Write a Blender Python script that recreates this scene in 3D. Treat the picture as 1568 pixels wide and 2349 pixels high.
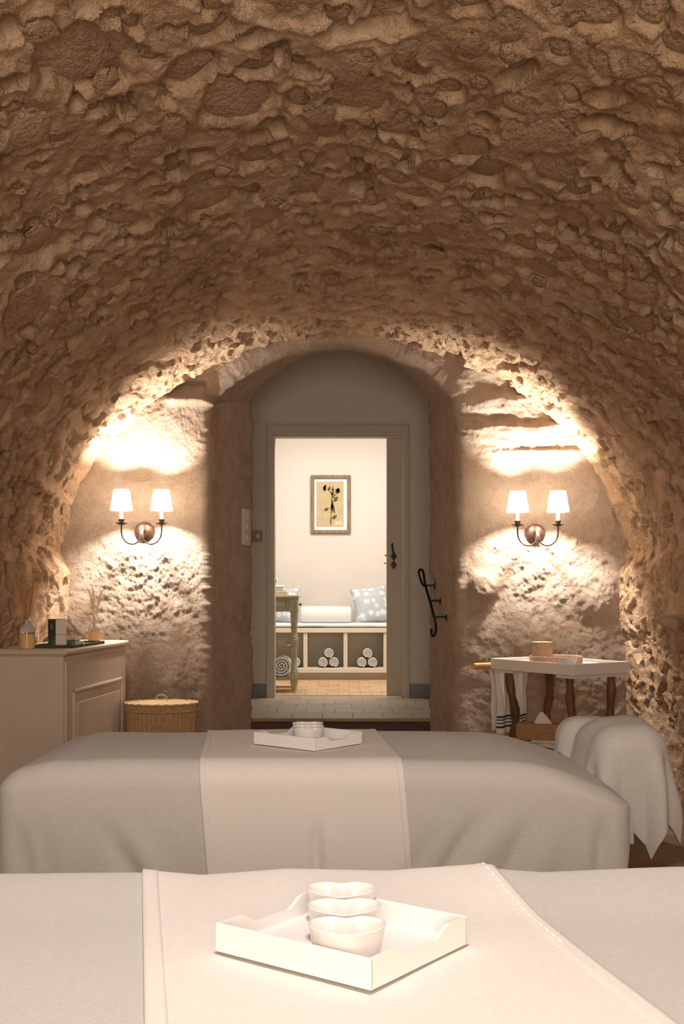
import bpy, bmesh, math, random
import numpy as np
from mathutils import Vector, Matrix

random.seed(7)
RNG = np.random.RandomState(11)
PI = math.pi
S = bpy.context.scene
COL = S.collection
for o in list(bpy.data.objects):
    bpy.data.objects.remove(o, do_unlink=True)

# ------------------------------------------------------------------ camera
F = 2600.0            # focal length in pixels of the 1568 x 2349 frame
HZ = 1358.0           # horizon row
CZ = 1.25             # camera height (m)
cam_d = bpy.data.cameras.new('camera')
cam_d.sensor_fit = 'VERTICAL'
cam_d.sensor_height = 36.0
cam_d.sensor_width = 24.0
cam_d.lens = 36.0 * F / 2349.0
cam_d.shift_y = (HZ - 2349 / 2.0) / 2349.0
cam_d.clip_start = 0.05
cam = bpy.data.objects.new('camera', cam_d)
COL.objects.link(cam)
cam.location = (0, 0, CZ)
cam.rotation_euler = (PI / 2, 0, 0)
S.camera = cam

# ------------------------------------------------------------------ world, exposure
w = bpy.data.worlds.new('world')
S.world = w
w.use_nodes = True
w.node_tree.nodes['Background'].inputs[0].default_value = (1.0, 0.8, 0.6, 1)
w.node_tree.nodes['Background'].inputs[1].default_value = 0.0
S.view_settings.view_transform = 'Standard'
S.view_settings.look = 'None'
S.view_settings.gamma = 1.0
S.view_settings.use_curve_mapping = False
S.view_settings.exposure = 1.0


def light(name, kind, loc, power, color, aim=None, **kw):
    d = bpy.data.lights.new(name, kind)
    d.energy = power
    d.color = color
    for k, v in kw.items():
        setattr(d, k, v)
    o = bpy.data.objects.new(name, d)
    COL.objects.link(o)
    o.location = loc
    if aim is not None:
        o.rotation_euler = (Vector(aim) - Vector(loc)).to_track_quat('-Z', 'Y').to_euler()
    return o


WARM = (1.0, 0.89, 0.79)
SOFT = (1.0, 0.955, 0.92)
# light from the camera's end of the cellar (it falls on the bed fronts), the ceiling lamp over the near bed,
# and the ceiling light of the bench room, hidden above its door
light('cellar_end_lamps_offscreen', 'AREA', (0.0, -1.56, 1.5), 60, (1.0, 0.86, 0.71), (0, 4, 1.5), shape='RECTANGLE', size=1.4, size_y=1.8)
light('ceiling_lamp_offscreen', 'SPOT', (0.0, 1.2, 2.70), 60, SOFT, (0, 1.9, 0.7), spot_size=math.radians(130), spot_blend=1.0, shadow_soft_size=0.15)
light('bench_room_ceiling_offscreen', 'AREA', (0.0, 9.55, 3.03), 25, (1.0, 0.95, 0.90), (0, 9.55, 0), shape='RECTANGLE', size=1.2, size_y=0.9)
SCONCE_W = 22.0


def X(px, d):
    return (px - 784.0) / F * d


def Z(py, d):
    return CZ - (py - HZ) / F * d


# ------------------------------------------------------------------ noise
_perm = RNG.permutation(256)
_perm = np.concatenate([_perm, _perm, _perm])
_grad = RNG.normal(size=(256, 3))
_grad /= np.linalg.norm(_grad, axis=1)[:, None]


def perlin(x, y, z):
    x, y, z = np.broadcast_arrays(np.asarray(x, float), np.asarray(y, float), np.asarray(z, float))
    xi, yi, zi = np.floor(x).astype(int), np.floor(y).astype(int), np.floor(z).astype(int)
    xf, yf, zf = x - xi, y - yi, z - zi
    u, v, t = [a * a * a * (a * (a * 6 - 15) + 10) for a in (xf, yf, zf)]
    xi &= 255; yi &= 255; zi &= 255
    out = 0
    for i in (0, 1):
        wu = u if i else 1 - u
        for j in (0, 1):
            wv = v if j else 1 - v
            for k in (0, 1):
                wt = t if k else 1 - t
                g = _grad[_perm[_perm[_perm[xi + i] + yi + j] + zi + k]]
                out = out + wu * wv * wt * (g[..., 0] * (xf - i) + g[..., 1] * (yf - j) + g[..., 2] * (zf - k))
    return out * 1.5


def fbm(x, y, z, s, octv=3, gain=0.5):
    r, a, f = 0, 1.0, s
    for i in range(octv):
        r = r + a * perlin(x * f + 13.7 * i, y * f - 7.1 * i, z * f + 3.3 * i)
        a *= gain; f *= 2.03
    return r


def ridged(x, y, z, s, octv=3):
    r, a, f = 0, 1.0, s
    for i in range(octv):
        r = r + a * (0.5 - np.abs(perlin(x * f + 5.2 * i, y * f + 1.3 * i, z * f - 9.1 * i)) * 1.6)
        a *= 0.5; f *= 2.1
    return r


def sstep(e0, e1, x):
    t = np.clip((x - e0) / (e1 - e0), 0, 1)
    return t * t * (3 - 2 * t)


# ------------------------------------------------------------------ materials
def nt(m):
    m.use_nodes = True
    return m.node_tree.nodes, m.node_tree.links, m.node_tree.nodes['Principled BSDF']


MATS = {}


def mat(name, c1, c2=None, rough=0.7, nscale=6.0, bump=0.0, bscale=60.0, metal=0.0, spec=0.3, detail=5.0,
        coord='Object', stretch=None, bdist=0.01, sheen=0.0, coat=0.0, trans=0.0, ior=1.45, rand=None, emit=None):
    m = bpy.data.materials.new(name)
    N, L, B = nt(m)
    B.inputs['Roughness'].default_value = rough
    B.inputs['Metallic'].default_value = metal
    B.inputs['Specular IOR Level'].default_value = spec
    B.inputs['Sheen Weight'].default_value = sheen
    B.inputs['Coat Weight'].default_value = coat
    B.inputs['Transmission Weight'].default_value = trans
    B.inputs['IOR'].default_value = ior
    B.inputs['Base Color'].default_value = (*c1, 1)
    if emit:
        B.inputs['Emission Color'].default_value = (*emit[0], 1)
        B.inputs['Emission Strength'].default_value = emit[1]
    if coord == 'World':
        src = N.new('ShaderNodeNewGeometry').outputs['Position']
    else:
        src = N.new('ShaderNodeTexCoord').outputs[coord]
    mp = N.new('ShaderNodeMapping')
    if stretch:
        mp.inputs['Scale'].default_value = stretch
    L.new(src, mp.inputs['Vector'])
    if c2 is not None:
        n = N.new('ShaderNodeTexNoise')
        n.inputs['Scale'].default_value = nscale
        n.inputs['Detail'].default_value = detail
        n.inputs['Roughness'].default_value = 0.62
        L.new(mp.outputs[0], n.inputs['Vector'])
        r = N.new('ShaderNodeValToRGB')
        r.color_ramp.elements[0].position = 0.36
        r.color_ramp.elements[1].position = 0.66
        r.color_ramp.elements[0].color = (*c1, 1)
        r.color_ramp.elements[1].color = (*c2, 1)
        L.new(n.outputs['Fac'], r.inputs['Fac'])
        out = r.outputs['Color']
        if rand is not None:
            oi = N.new('ShaderNodeObjectInfo')
            mx = N.new('ShaderNodeMixRGB')
            mx.blend_type = 'MIX'
            mr = N.new('ShaderNodeMath'); mr.operation = 'MULTIPLY'
            mr.inputs[1].default_value = 0.75
            L.new(oi.outputs['Random'], mr.inputs[0])
            L.new(mr.outputs[0], mx.inputs['Fac'])
            L.new(out, mx.inputs['Color1'])
            mx.inputs['Color2'].default_value = (*rand, 1)
            out = mx.outputs['Color']
        L.new(out, B.inputs['Base Color'])
    if bump:
        b = N.new('ShaderNodeTexNoise')
        b.inputs['Scale'].default_value = bscale
        b.inputs['Detail'].default_value = 6
        b.inputs['Roughness'].default_value = 0.6
        L.new(mp.outputs[0], b.inputs['Vector'])
        bp = N.new('ShaderNodeBump')
        bp.inputs['Strength'].default_value = bump
        bp.inputs['Distance'].default_value = bdist
        L.new(b.outputs['Fac'], bp.inputs['Height'])
        L.new(bp.outputs['Normal'], B.inputs['Normal'])
    MATS[name] = m
    return m


def rock_mat(name, cols, s1, s2, b1, b2, rand=None, ystretch=1.0):
    """layered masonry: large blotches, small blotches, coarse and fine relief; cols = dark, mid, light"""
    m = bpy.data.materials.new(name)
    N, L, B = nt(m)
    B.inputs['Roughness'].default_value = 0.92
    B.inputs['Specular IOR Level'].default_value = 0.12
    mp = N.new('ShaderNodeMapping')
    mp.inputs['Scale'].default_value = (1, ystretch, 1)
    L.new(N.new('ShaderNodeNewGeometry').outputs['Position'], mp.inputs['Vector'])
    pos = mp.outputs[0]

    def noise(sc, det=6, rg=0.62):
        n = N.new('ShaderNodeTexNoise')
        n.inputs['Scale'].default_value = sc
        n.inputs['Detail'].default_value = det
        n.inputs['Roughness'].default_value = rg
        L.new(pos, n.inputs['Vector'])
        return n.outputs['Fac']
    n1, n2 = noise(s1), noise(s2)
    ad = N.new('ShaderNodeMath'); ad.operation = 'ADD'
    L.new(n1, ad.inputs[0]); L.new(n2, ad.inputs[1])
    hf = N.new('ShaderNodeMath'); hf.operation = 'MULTIPLY'; hf.inputs[1].default_value = 0.5
    L.new(ad.outputs[0], hf.inputs[0])
    r = N.new('ShaderNodeValToRGB')
    e = r.color_ramp.elements
    e[0].position, e[1].position = 0.36, 0.64
    e[0].color, e[1].color = (*cols[0], 1), (*cols[2], 1)
    k = r.color_ramp.elements.new(0.5); k.color = (*cols[1], 1)
    L.new(hf.outputs[0], r.inputs['Fac'])
    out = r.outputs['Color']
    if rand:
        oi = N.new('ShaderNodeObjectInfo')
        mx = N.new('ShaderNodeMixRGB')
        mr = N.new('ShaderNodeMath'); mr.operation = 'MULTIPLY'; mr.inputs[1].default_value = 0.8
        L.new(oi.outputs['Random'], mr.inputs[0]); L.new(mr.outputs[0], mx.inputs['Fac'])
        L.new(out, mx.inputs['Color1']); mx.inputs['Color2'].default_value = (*rand, 1)
        out = mx.outputs['Color']
    L.new(out, B.inputs['Base Color'])
    bA = N.new('ShaderNodeBump'); bA.inputs['Strength'].default_value = b1[0]; bA.inputs['Distance'].default_value = b1[2]
    L.new(noise(b1[1], 5, 0.6), bA.inputs['Height'])
    bB = N.new('ShaderNodeBump'); bB.inputs['Strength'].default_value = b2[0]; bB.inputs['Distance'].default_value = b2[2]
    L.new(noise(b2[1], 4, 0.65), bB.inputs['Height'])
    L.new(bA.outputs[0], bB.inputs['Normal'])
    L.new(bB.outputs[0], B.inputs['Normal'])
    MATS[name] = m
    return m


rock_mat('mortar', ((.36, .23, .135), (.52, .365, .24), (.61, .455, .32)), 2.2, 14, (0.9, 24, 0.026), (0.9, 85, 0.008), ystretch=0.5)
rock_mat('stone', ((.32, .20, .115), (.46, .315, .20), (.55, .395, .27)), 4, 30, (0.9, 20, 0.03), (0.9, 80, 0.009), rand=(.54, .385, .26), ystretch=0.5)
rock_mat('plaster', ((.51, .365, .255), (.64, .505, .395), (.71, .59, .485)), 1.7, 12, (0.9, 60, 0.022), (1.0, 150, 0.012))
mat('smooth_plaster', (.71, .655, .59), (.74, .685, .62), 0.9, 2.0, 0.05, 120, coord='World')
mat('cream_plaster', (.71, .655, .59), (.74, .685, .62), 0.9, 2.0, 0.04, 120, coord='World')
mat('rear_plaster', (.55, .42, .31), (.62, .49, .37), 0.95, 3.0, 0.4, 40, coord='World')
mat('frame_paint', (.60, .53, .44), (.63, .56, .47), 0.55, 4, 0.04, 90, coord='World')
mat('door_paint', (.60, .53, .44), (.63, .56, .47), 0.55, 4, 0.04, 90, coord='World')
mat('blue_grey_paint', (.23, .27, .29), (.26, .30, .32), 0.5, 6)
mat('cabinet_paint', (.60, .51, .42), (.64, .55, .46), 0.5, 5, 0.05, 60)
mat('white_paint', (.78, .74, .68), (.80, .76, .71), 0.5, 5, 0.05, 60)
mat('cubby_paint', (.72, .66, .54), (.75, .69, .57), 0.55, 5)
mat('terry', (.76, .73, .69), (.82, .795, .755), 0.95, 160, 0.9, 420, bdist=0.006, sheen=0.25, coord='World')
mat('linen', (.755, .725, .685), (.795, .765, .725), 0.9, 90, 0.35, 700, bdist=0.003, stretch=(1, 1, 3), sheen=0.15, coord='World')
mat('white_towel', (.84, .83, .81), (.88, .87, .85), 0.95, 120, 0.6, 380, bdist=0.004, coord='World')
mat('stitch', (.82, .79, .74), None, 0.9)
mat('bench_linen', (.80, .80, .80), (.86, .86, .86), 0.9, 30, 0.2, 100, coord='World')
mat('ceramic', (.82, .805, .79), None, 0.12, spec=0.5, coat=0.4)
mat('white_tray', (.82, .805, .785), (.84, .825, .805), 0.38, 8, 0.03, 50)
mat('bronze', (.055, .028, .018), (.10, .05, .032), 0.38, 20, 0.1, 60, metal=0.6, spec=0.5)
mat('black_iron', (.014, .014, .014), None, 0.32, metal=0.7, spec=0.5)
mat('old_iron', (.05, .04, .03), (.09, .07, .05), 0.5, 40, 0.2, 80, metal=0.6)
mat('candle_tube', (.85, .82, .75), None, 0.5)
mat('dark_wood', (.045, .016, .008), (.10, .036, .016), 0.4, 6, 0.1, 30, stretch=(.4, 5, 5), spec=0.4)
mat('nosing_wood', (.30, .22, .14), (.38, .28, .19), 0.5, 6, stretch=(.4, 5, 5))
mat('branch_wood', (.095, .042, .015), (.20, .095, .036), 0.5, 14, 0.5, 40, stretch=(1, 1, .3), spec=0.4)
mat('bamboo', (.55, .28, .10), (.68, .38, .15), 0.4, 10, stretch=(.3, 3, 3))
mat('wicker', (.46, .30, .15), (.60, .42, .23), 0.6, 40, 0.2, 150)
mat('rattan', (.60, .40, .27), (.74, .53, .38), 0.55, 60, 0.2, 150)
mat('rattan_dark', (.36, .20, .09), (.50, .30, .14), 0.55, 60, 0.2, 150)
mat('reed', (.50, .24, .09), (.62, .34, .15), 0.7, 30)
mat('reed_pale', (.72, .50, .30), (.80, .60, .40), 0.7, 30)
mat('bottle_glass', (.96, .95, .92), None, 0.08, trans=0.95, ior=1.45, spec=0.5)
mat('frosted_glass', (.90, .87, .82), None, 0.45, trans=0.55, ior=1.3, spec=0.4)
mat('amber_oil', (.95, .60, .28), None, 0.12, trans=0.2, ior=1.35)
mat('green_card', (.055, .075, .05), (.075, .095, .065), 0.6, 20)
mat('marble_green', (.025, .045, .035), (.18, .24, .20), 0.35, 25, detail=8)
mat('white_card', (.80, .77, .72), None, 0.7)
mat('pale_green_card', (.45, .52, .44), (.55, .60, .53), 0.6, 20)
mat('slate', (.06, .055, .045), (.09, .08, .065), 0.5, 15)
mat('peach_soap', (.72, .45, .32), (.78, .56, .44), 0.45, 12)
mat('cream_soap', (.80, .70, .62), (.84, .76, .70), 0.45, 12)
mat('logo_mark', (.30, .34, .26), None, 0.6)
mat('console_paint', (.36, .33, .22), (.50, .47, .34), 0.6, 18, 0.3, 40)
mat('console_top', (.62, .56, .42), (.68, .62, .48), 0.55, 12)
mat('picture_wood', (.20, .145, .085), (.34, .26, .165), 0.6, 10, 0.3, 50, stretch=(4, 4, .6))
mat('picture_mat', (.74, .77, .82), None, 0.8)
mat('picture_paper', (.50, .40, .22), (.56, .46, .27), 0.8, 15)
mat('pressed_plant', (.10, .07, .03), (.16, .11, .05), 0.8, 60)
mat('paper_label', (.66, .56, .36), None, 0.8)
mat('stone_tile', (.33, .255, .175), (.46, .37, .27), 0.5, 4, 0.1, 30, coord='World', rand=(.40, .32, .23), spec=0.4)
mat('terracotta', (.50, .28, .13), (.66, .42, .22), 0.5, 6, 0.1, 30, coord='World', rand=(.62, .45, .28), spec=0.4)
mat('grout', (.48, .42, .34), (.54, .48, .40), 0.9, 20, coord='World')
mat('cellar_floor', (.20, .14, .09), (.28, .20, .13), 0.7, 5, 0.2, 30, coord='World')
mat('switch_plate', (.62, .56, .48), None, 0.35, spec=0.5)
mat('switch_grey', (.34, .27, .19), None, 0.4)
mat('towel_stripe', (.03, .035, .045), None, 0.95)
mat('tissue', (.80, .77, .73), None, 0.9)
mat('cream_padding', (.72, .68, .62), (.75, .71, .65), 0.6, 10)
mat('table_wood', (.36, .22, .12), (.46, .30, .17), 0.5, 8, stretch=(.4, 4, 4))


def shade_mat():
    m = bpy.data.materials.new('lamp_shade')
    N, L, B = nt(m)
    out = N['Material Output']
    tr = N.new('ShaderNodeBsdfTranslucent'); tr.inputs[0].default_value = (.95, .90, .80, 1)
    df = N.new('ShaderNodeBsdfDiffuse'); df.inputs[0].default_value = (.88, .84, .76, 1)
    mx = N.new('ShaderNodeMixShader'); mx.inputs[0].default_value = 0.6
    L.new(df.outputs[0], mx.inputs[1]); L.new(tr.outputs[0], mx.inputs[2])
    L.new(mx.outputs[0], out.inputs['Surface'])
    MATS['lamp_shade'] = m


shade_mat()


def dotted_mat():
    m = bpy.data.materials.new('dotted_fabric')
    N, L, B = nt(m)
    B.inputs['Roughness'].default_value = 0.9
    tc = N.new('ShaderNodeTexCoord')
    v = N.new('ShaderNodeTexVoronoi'); v.inputs['Scale'].default_value = 15; v.inputs['Randomness'].default_value = 0.6
    L.new(tc.outputs['Object'], v.inputs['Vector'])
    r = N.new('ShaderNodeValToRGB')
    r.color_ramp.elements[0].position = 0.36; r.color_ramp.elements[1].position = 0.46
    r.color_ramp.elements[0].color = (.76, .78, .80, 1); r.color_ramp.elements[1].color = (.50, .545, .58, 1)
    L.new(v.outputs['Distance'], r.inputs['Fac'])
    L.new(r.outputs['Color'], B.inputs['Base Color'])
    MATS['dotted_fabric'] = m


dotted_mat()


# ------------------------------------------------------------------ mesh helpers
def tag(o, label, cat, group=None):
    o['label'] = label
    o['category'] = cat
    if group:
        o['group'] = group
    return o


def thing(name, label, cat, loc=(0, 0, 0), rotz=0.0, group=None):
    o = bpy.data.objects.new(name, None)
    o.empty_display_size = 0.05
    COL.objects.link(o)
    o.location = loc
    o.rotation_euler = (0, 0, rotz)
    return tag(o, label, cat, group)


def link(name, me, m, parent=None):
    o = bpy.data.objects.new(name, me)
    COL.objects.link(o)
    if m:
        me.materials.clear()
        me.materials.append(MATS[m])
    if parent:
        o.parent = parent
    return o


class MB:
    def __init__(self):
        self.v, self.f = [], []

    def add(self, vs, fs, M=None):
        n = len(self.v)
        for p in vs:
            p = Vector(p)
            if M is not None:
                p = M @ p
            self.v.append(tuple(p))
        self.f += [tuple(i + n for i in f) for f in fs]
        return self

    def box(self, c, s, b=0.004, rz=0.0, M=None):
        hx, hy, hz = s[0] / 2, s[1] / 2, s[2] / 2
        b = min(b, hx * .9, hy * .9, hz * .9)
        bm = bmesh.new()
        for sx in (-1, 1):
            for sy in (-1, 1):
                for sz in (-1, 1):
                    if b <= 0:
                        bm.verts.new((sx * hx, sy * hy, sz * hz))
                    else:
                        bm.verts.new((sx * hx, sy * (hy - b), sz * (hz - b)))
                        bm.verts.new((sx * (hx - b), sy * hy, sz * (hz - b)))
                        bm.verts.new((sx * (hx - b), sy * (hy - b), sz * hz))
        bmesh.ops.convex_hull(bm, input=bm.verts)
        bmesh.ops.dissolve_limit(bm, angle_limit=0.01, verts=bm.verts, edges=bm.edges)
        bm.verts.index_update()
        T = Matrix.Translation(c) @ Matrix.Rotation(rz, 4, 'Z')
        if M is not None:
            T = M @ T
        self.add([v.co.copy() for v in bm.verts], [tuple(v.index for v in f.verts) for f in bm.faces], T)
        bm.free()
        return self

    def lathe(self, prof, seg=32, M=None, sx=1.0, sy=1.0, cap=True):
        vs, fs = [], []
        n = len(prof)
        for i in range(seg):
            a = 2 * PI * i / seg
            for r, z in prof:
                vs.append((r * math.cos(a) * sx, r * math.sin(a) * sy, z))
        for i in range(seg):
            j = (i + 1) % seg
            for k in range(n - 1):
                fs.append((i * n + k, j * n + k, j * n + k + 1, i * n + k + 1))
        if cap:
            fs.append(tuple((seg - 1 - i) * n for i in range(seg)))
            fs.append(tuple(i * n + n - 1 for i in range(seg)))
        return self.add(vs, fs, M)

    def tube(self, pts, rad, seg=10, cap=True, M=None):
        pts = [Vector(p) for p in pts]
        n = len(pts)
        if not hasattr(rad, '__len__'):
            rad = [rad] * n
        vs, fs = [], []
        up = None
        for i, p in enumerate(pts):
            t = (pts[min(i + 1, n - 1)] - pts[max(i - 1, 0)]).normalized()
            if up is None:
                up = Vector((0, 0, 1)) if abs(t.z) < 0.9 else Vector((1, 0, 0))
            a = t.cross(up)
            if a.length < 1e-5:
                a = t.orthogonal()
            a.normalize()
            up = a.cross(t).normalized()
            for k in range(seg):
                an = 2 * PI * k / seg
                vs.append(p + (a * math.cos(an) + up * math.sin(an)) * rad[i])
        for i in range(n - 1):
            for k in range(seg):
                q = (k + 1) % seg
                fs.append((i * seg + k, i * seg + q, (i + 1) * seg + q, (i + 1) * seg + k))
        if cap:
            fs.append(tuple(range(seg - 1, -1, -1)))
            fs.append(tuple((n - 1) * seg + k for k in range(seg)))
        return self.add(vs, fs, M)

    def prism(self, poly, d, M=None):
        """poly in local XY, extruded along +Z by d"""
        n = len(poly)
        vs = [(x, y, 0) for x, y in poly] + [(x, y, d) for x, y in poly]
        fs = [tuple(range(n - 1, -1, -1)), tuple(range(n, 2 * n))]
        fs += [(i, (i + 1) % n, n + (i + 1) % n, n + i) for i in range(n)]
        return self.add(vs, fs, M)

    def build(self, name, m, parent=None, smooth=None):
        me = bpy.data.meshes.new(name)
        me.from_pydata(self.v, [], self.f)
        bm = bmesh.new(); bm.from_mesh(me)
        bmesh.ops.recalc_face_normals(bm, faces=bm.faces)
        bm.to_mesh(me); bm.free()
        me.update()
        o = link(name, me, m, parent)
        if smooth is not None:
            for p in me.polygons:
                p.use_smooth = True
            me.set_sharp_from_angle(angle=math.radians(smooth))
        return o


def one(name, m, parent, kind, *a, smooth=None, **k):
    b = MB()
    getattr(b, kind)(*a, **k)
    return b.build(name, m, parent, smooth)


def grid(name, P, m, parent=None, closed=False, flip=False, kind=None, smooth=True):
    nu, nv = P.shape[:2]
    me = bpy.data.meshes.new(name)
    idx = np.arange(nu * nv).reshape(nu, nv)
    if closed:
        idx = np.vstack([idx, idx[:1]])
    q = np.stack([idx[:-1, :-1], idx[1:, :-1], idx[1:, 1:], idx[:-1, 1:]], -1).reshape(-1, 4)
    if flip:
        q = q[:, ::-1]
    me.vertices.add(nu * nv)
    me.vertices.foreach_set('co', np.ascontiguousarray(P.reshape(-1), dtype=np.float32))
    me.loops.add(q.size)
    me.loops.foreach_set('vertex_index', np.ascontiguousarray(q.reshape(-1), dtype=np.int32))
    me.polygons.add(len(q))
    me.polygons.foreach_set('loop_start', np.arange(0, q.size, 4, dtype=np.int32))
    me.polygons.foreach_set('loop_total', np.full(len(q), 4, dtype=np.int32))
    if smooth:
        me.polygons.foreach_set('use_smooth', np.ones(len(q), dtype=bool))
    me.update(calc_edges=True)
    me.validate()
    o = link(name, me, m, parent)
    if kind:
        o['kind'] = kind
    return o


def struct(o):
    o['kind'] = 'structure'
    return o


def solid(o, t, offset=-1):
    md = o.modifiers.new('thickness', 'SOLIDIFY')
    md.thickness = t
    md.offset = offset
    return o


def copy_tree(o, parent=None):
    c = o.copy()
    COL.objects.link(c)
    c.parent = parent
    for ch in list(o.children):
        copy_tree(ch, c)
    return c


# ================================================================== THE CELLAR SHELL
A_, B_ = 1.74, 1.53           # half width and rise of the barrel vault
Y0, Y1 = -1.6, 6.98           # its two ends
WY = 6.85                     # face of the far wall


def profile(n):
    zs = np.linspace(0, CZ, 400)
    th = np.linspace(PI, 0, 1600)
    p = np.concatenate([np.stack([np.full(400, -A_), zs], 1)[:-1],
                        np.stack([A_ * np.cos(th), CZ + B_ * np.sin(th)], 1),
                        np.stack([np.full(400, A_), zs[::-1]], 1)[1:]])
    s = np.concatenate([[0], np.cumsum(np.linalg.norm(np.diff(p, axis=0), axis=1))])
    si = np.linspace(0, s[-1], n)
    q = np.stack([np.interp(si, s, p[:, 0]), np.interp(si, s, p[:, 1])], 1)
    t = np.gradient(q, axis=0)
    t /= np.linalg.norm(t, axis=1)[:, None]
    nrm = np.stack([t[:, 1], -t[:, 0]], 1)       # points into the room
    return si, q, nrm


NS = 780
SI, Q, NR = profile(NS)
ys = np.concatenate([np.linspace(Y0, 2.3, 66)[:-1], np.linspace(2.3, Y1, 468)])
SS, YY = np.meshgrid(SI, ys, indexing='ij')
BX, BZ = Q[:, 0][:, None] + 0 * YY, Q[:, 1][:, None] + 0 * YY


def base_h(x, y, z):
    h = 0.035 * fbm(x, y, z, 0.9, 2)
    side = sstep(1.52, 1.36, z + 0.05 * perlin(x * 2, y * 2.0, z * 2))
    h = h + 0.055 * side * sstep(0.9, 1.15, z) + 0.02 * side
    y = y * 0.5
    h = h + (1 - 0.45 * sstep(1.7, 1.2, z)) * (0.011 * fbm(x, y, z, 4.5, 3) + 0.012 * ridged(x, y, z, 8, 3) + 0.007 * fbm(x, y, z, 24, 2))
    return h


H = base_h(BX, YY, BZ)
# a loose rock sticking out of the right wall
H += 0.09 * np.exp(-(((YY - 5.75) / .05) ** 2 + ((BZ - Z(1425, 5.75)) / .05) ** 2)) * (BX > 0)

# ---- stones set in the mortar
stones = []
tot = SI[-1]
cell = {}
tries = 0


def on_vault(px, py):
    dx, dz = (px - 784) / F, (HZ - py) / F
    d = 1 / math.sqrt((dx / A_) ** 2 + (dz / B_) ** 2)
    k = int(np.argmin((Q[:, 0] - dx * d) ** 2 + (Q[:, 1] - CZ - dz * d) ** 2))
    return SI[k], d


# the few big proud blocks and deep holes that stand out in the vault
for (px, py, ra, rb, dep, tw) in ((1240, 290, .17, .085, -.020, .5), (1092, 80, .075, .045, -.018, .1), (930, 110, .085, .05, -.010, 0), (340, 330, .11, .08, -.008, .2),
                                  (1000, 390, .12, .08, -.010, 0), (70, 290, .12, .075, -.012, .3), (1470, 140, .09, .05, -.014, .4), (730, 250, .08, .06, -.008, 0),
                                  (1395, 275, .085, .04, .055, .9), (60, 535, .075, .035, .055, -.9), (1515, 385, .05, .03, .05, .6), (850, 50, .12, .05, .035, 1.2),
                                  (1190, 150, .09, .04, .045, .3), (270, 225, .05, .04, .04, 0), (130, 610, .05, .03, .045, -.8), (1430, 520, .06, .035, .04, .5),
                                  (655, 535, .035, .025, .04, .8), (20, 170, .05, .035, .04, .2), (1540, 480, .05, .035, .05, .3), (480, 60, .08, .05, .02, .9)):
    s0, y0 = on_vault(px, py)
    stones.append((s0, y0, ra, rb, PI / 2 + tw, dep))
    cell.setdefault((int(s0 / 0.25), int(y0 / 0.25)), []).append((s0, y0, (ra + rb) / 2))
while tries < 52000 and len(stones) < 1500:
    tries += 1
    s0 = random.uniform(0.55, tot - 0.55)
    y0 = random.uniform(2.25, 6.80)
    big = 1.0 if tries > 260 else 1.55
    k = random.random()
    ra = (0.042 + 0.085 * k * k) * big
    rb = ra * random.uniform(0.42, 0.85)
    ci, cj = int(s0 / 0.25), int(y0 / 0.25)
    ok = True
    for a in (-1, 0, 1):
        for b in (-1, 0, 1):
            for (s1, y1, r1) in cell.get((ci + a, cj + b), ()):
                if (s1 - s0) ** 2 + (y1 - y0) ** 2 < (0.86 * (r1 + (ra + rb) / 2)) ** 2:
                    ok = False
                    break
            if not ok:
                break
        if not ok:
            break
    if not ok:
        continue
    cell.setdefault((ci, cj), []).append((s0, y0, (ra + rb) / 2))
    rot = PI / 2 + random.gauss(0, 0.4)
    dep = random.choice([0.030, 0.022, 0.014, 0.007, 0.0, -0.007, 0.036, 0.018]) * (1.0 if ra < 0.1 else 0.6)
    if min(s0, tot - s0) < 1.35:
        dep *= 0.5
    stones.append((s0, y0, ra, rb, rot, dep))
DS, DYF = SI[1] - SI[0], ys[-1] - ys[-2]
wob = 0.30 * fbm(BX, YY * 0.55, BZ, 13, 2)
for (s0, y0, ra, rb, rot, dep) in stones:
    R = max(ra, rb) * 1.5
    i0, i1 = max(0, int((s0 - R) / DS)), min(NS, int((s0 + R) / DS) + 2)
    j0, j1 = np.searchsorted(ys, y0 - R), np.searchsorted(ys, y0 + R)
    if j1 <= j0:
        continue
    ds, dy = SS[i0:i1, j0:j1] - s0, YY[i0:i1, j0:j1] - y0
    c, sn = math.cos(rot), math.sin(rot)
    a, b = (ds * c + dy * sn) / ra, (-ds * sn + dy * c) / rb
    q = (np.abs(a) ** 2.6 + np.abs(b) ** 2.6) ** (1 / 2.6) + wob[i0:i1, j0:j1]
    H[i0:i1, j0:j1] -= (dep + 0.012) * sstep(1.12, 0.86, q)
    H[i0:i1, j0:j1] += 0.006 * np.exp(-((q - 1.22) / .16) ** 2)
VP = np.stack([BX + NR[:, 0][:, None] * H, YY, BZ + NR[:, 1][:, None] * H], -1)
vault = struct(grid('ceiling', VP, 'mortar', flip=True))
vault['label'] = 'rough rubble stone barrel vault with mortar running down to the floor'

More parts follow.
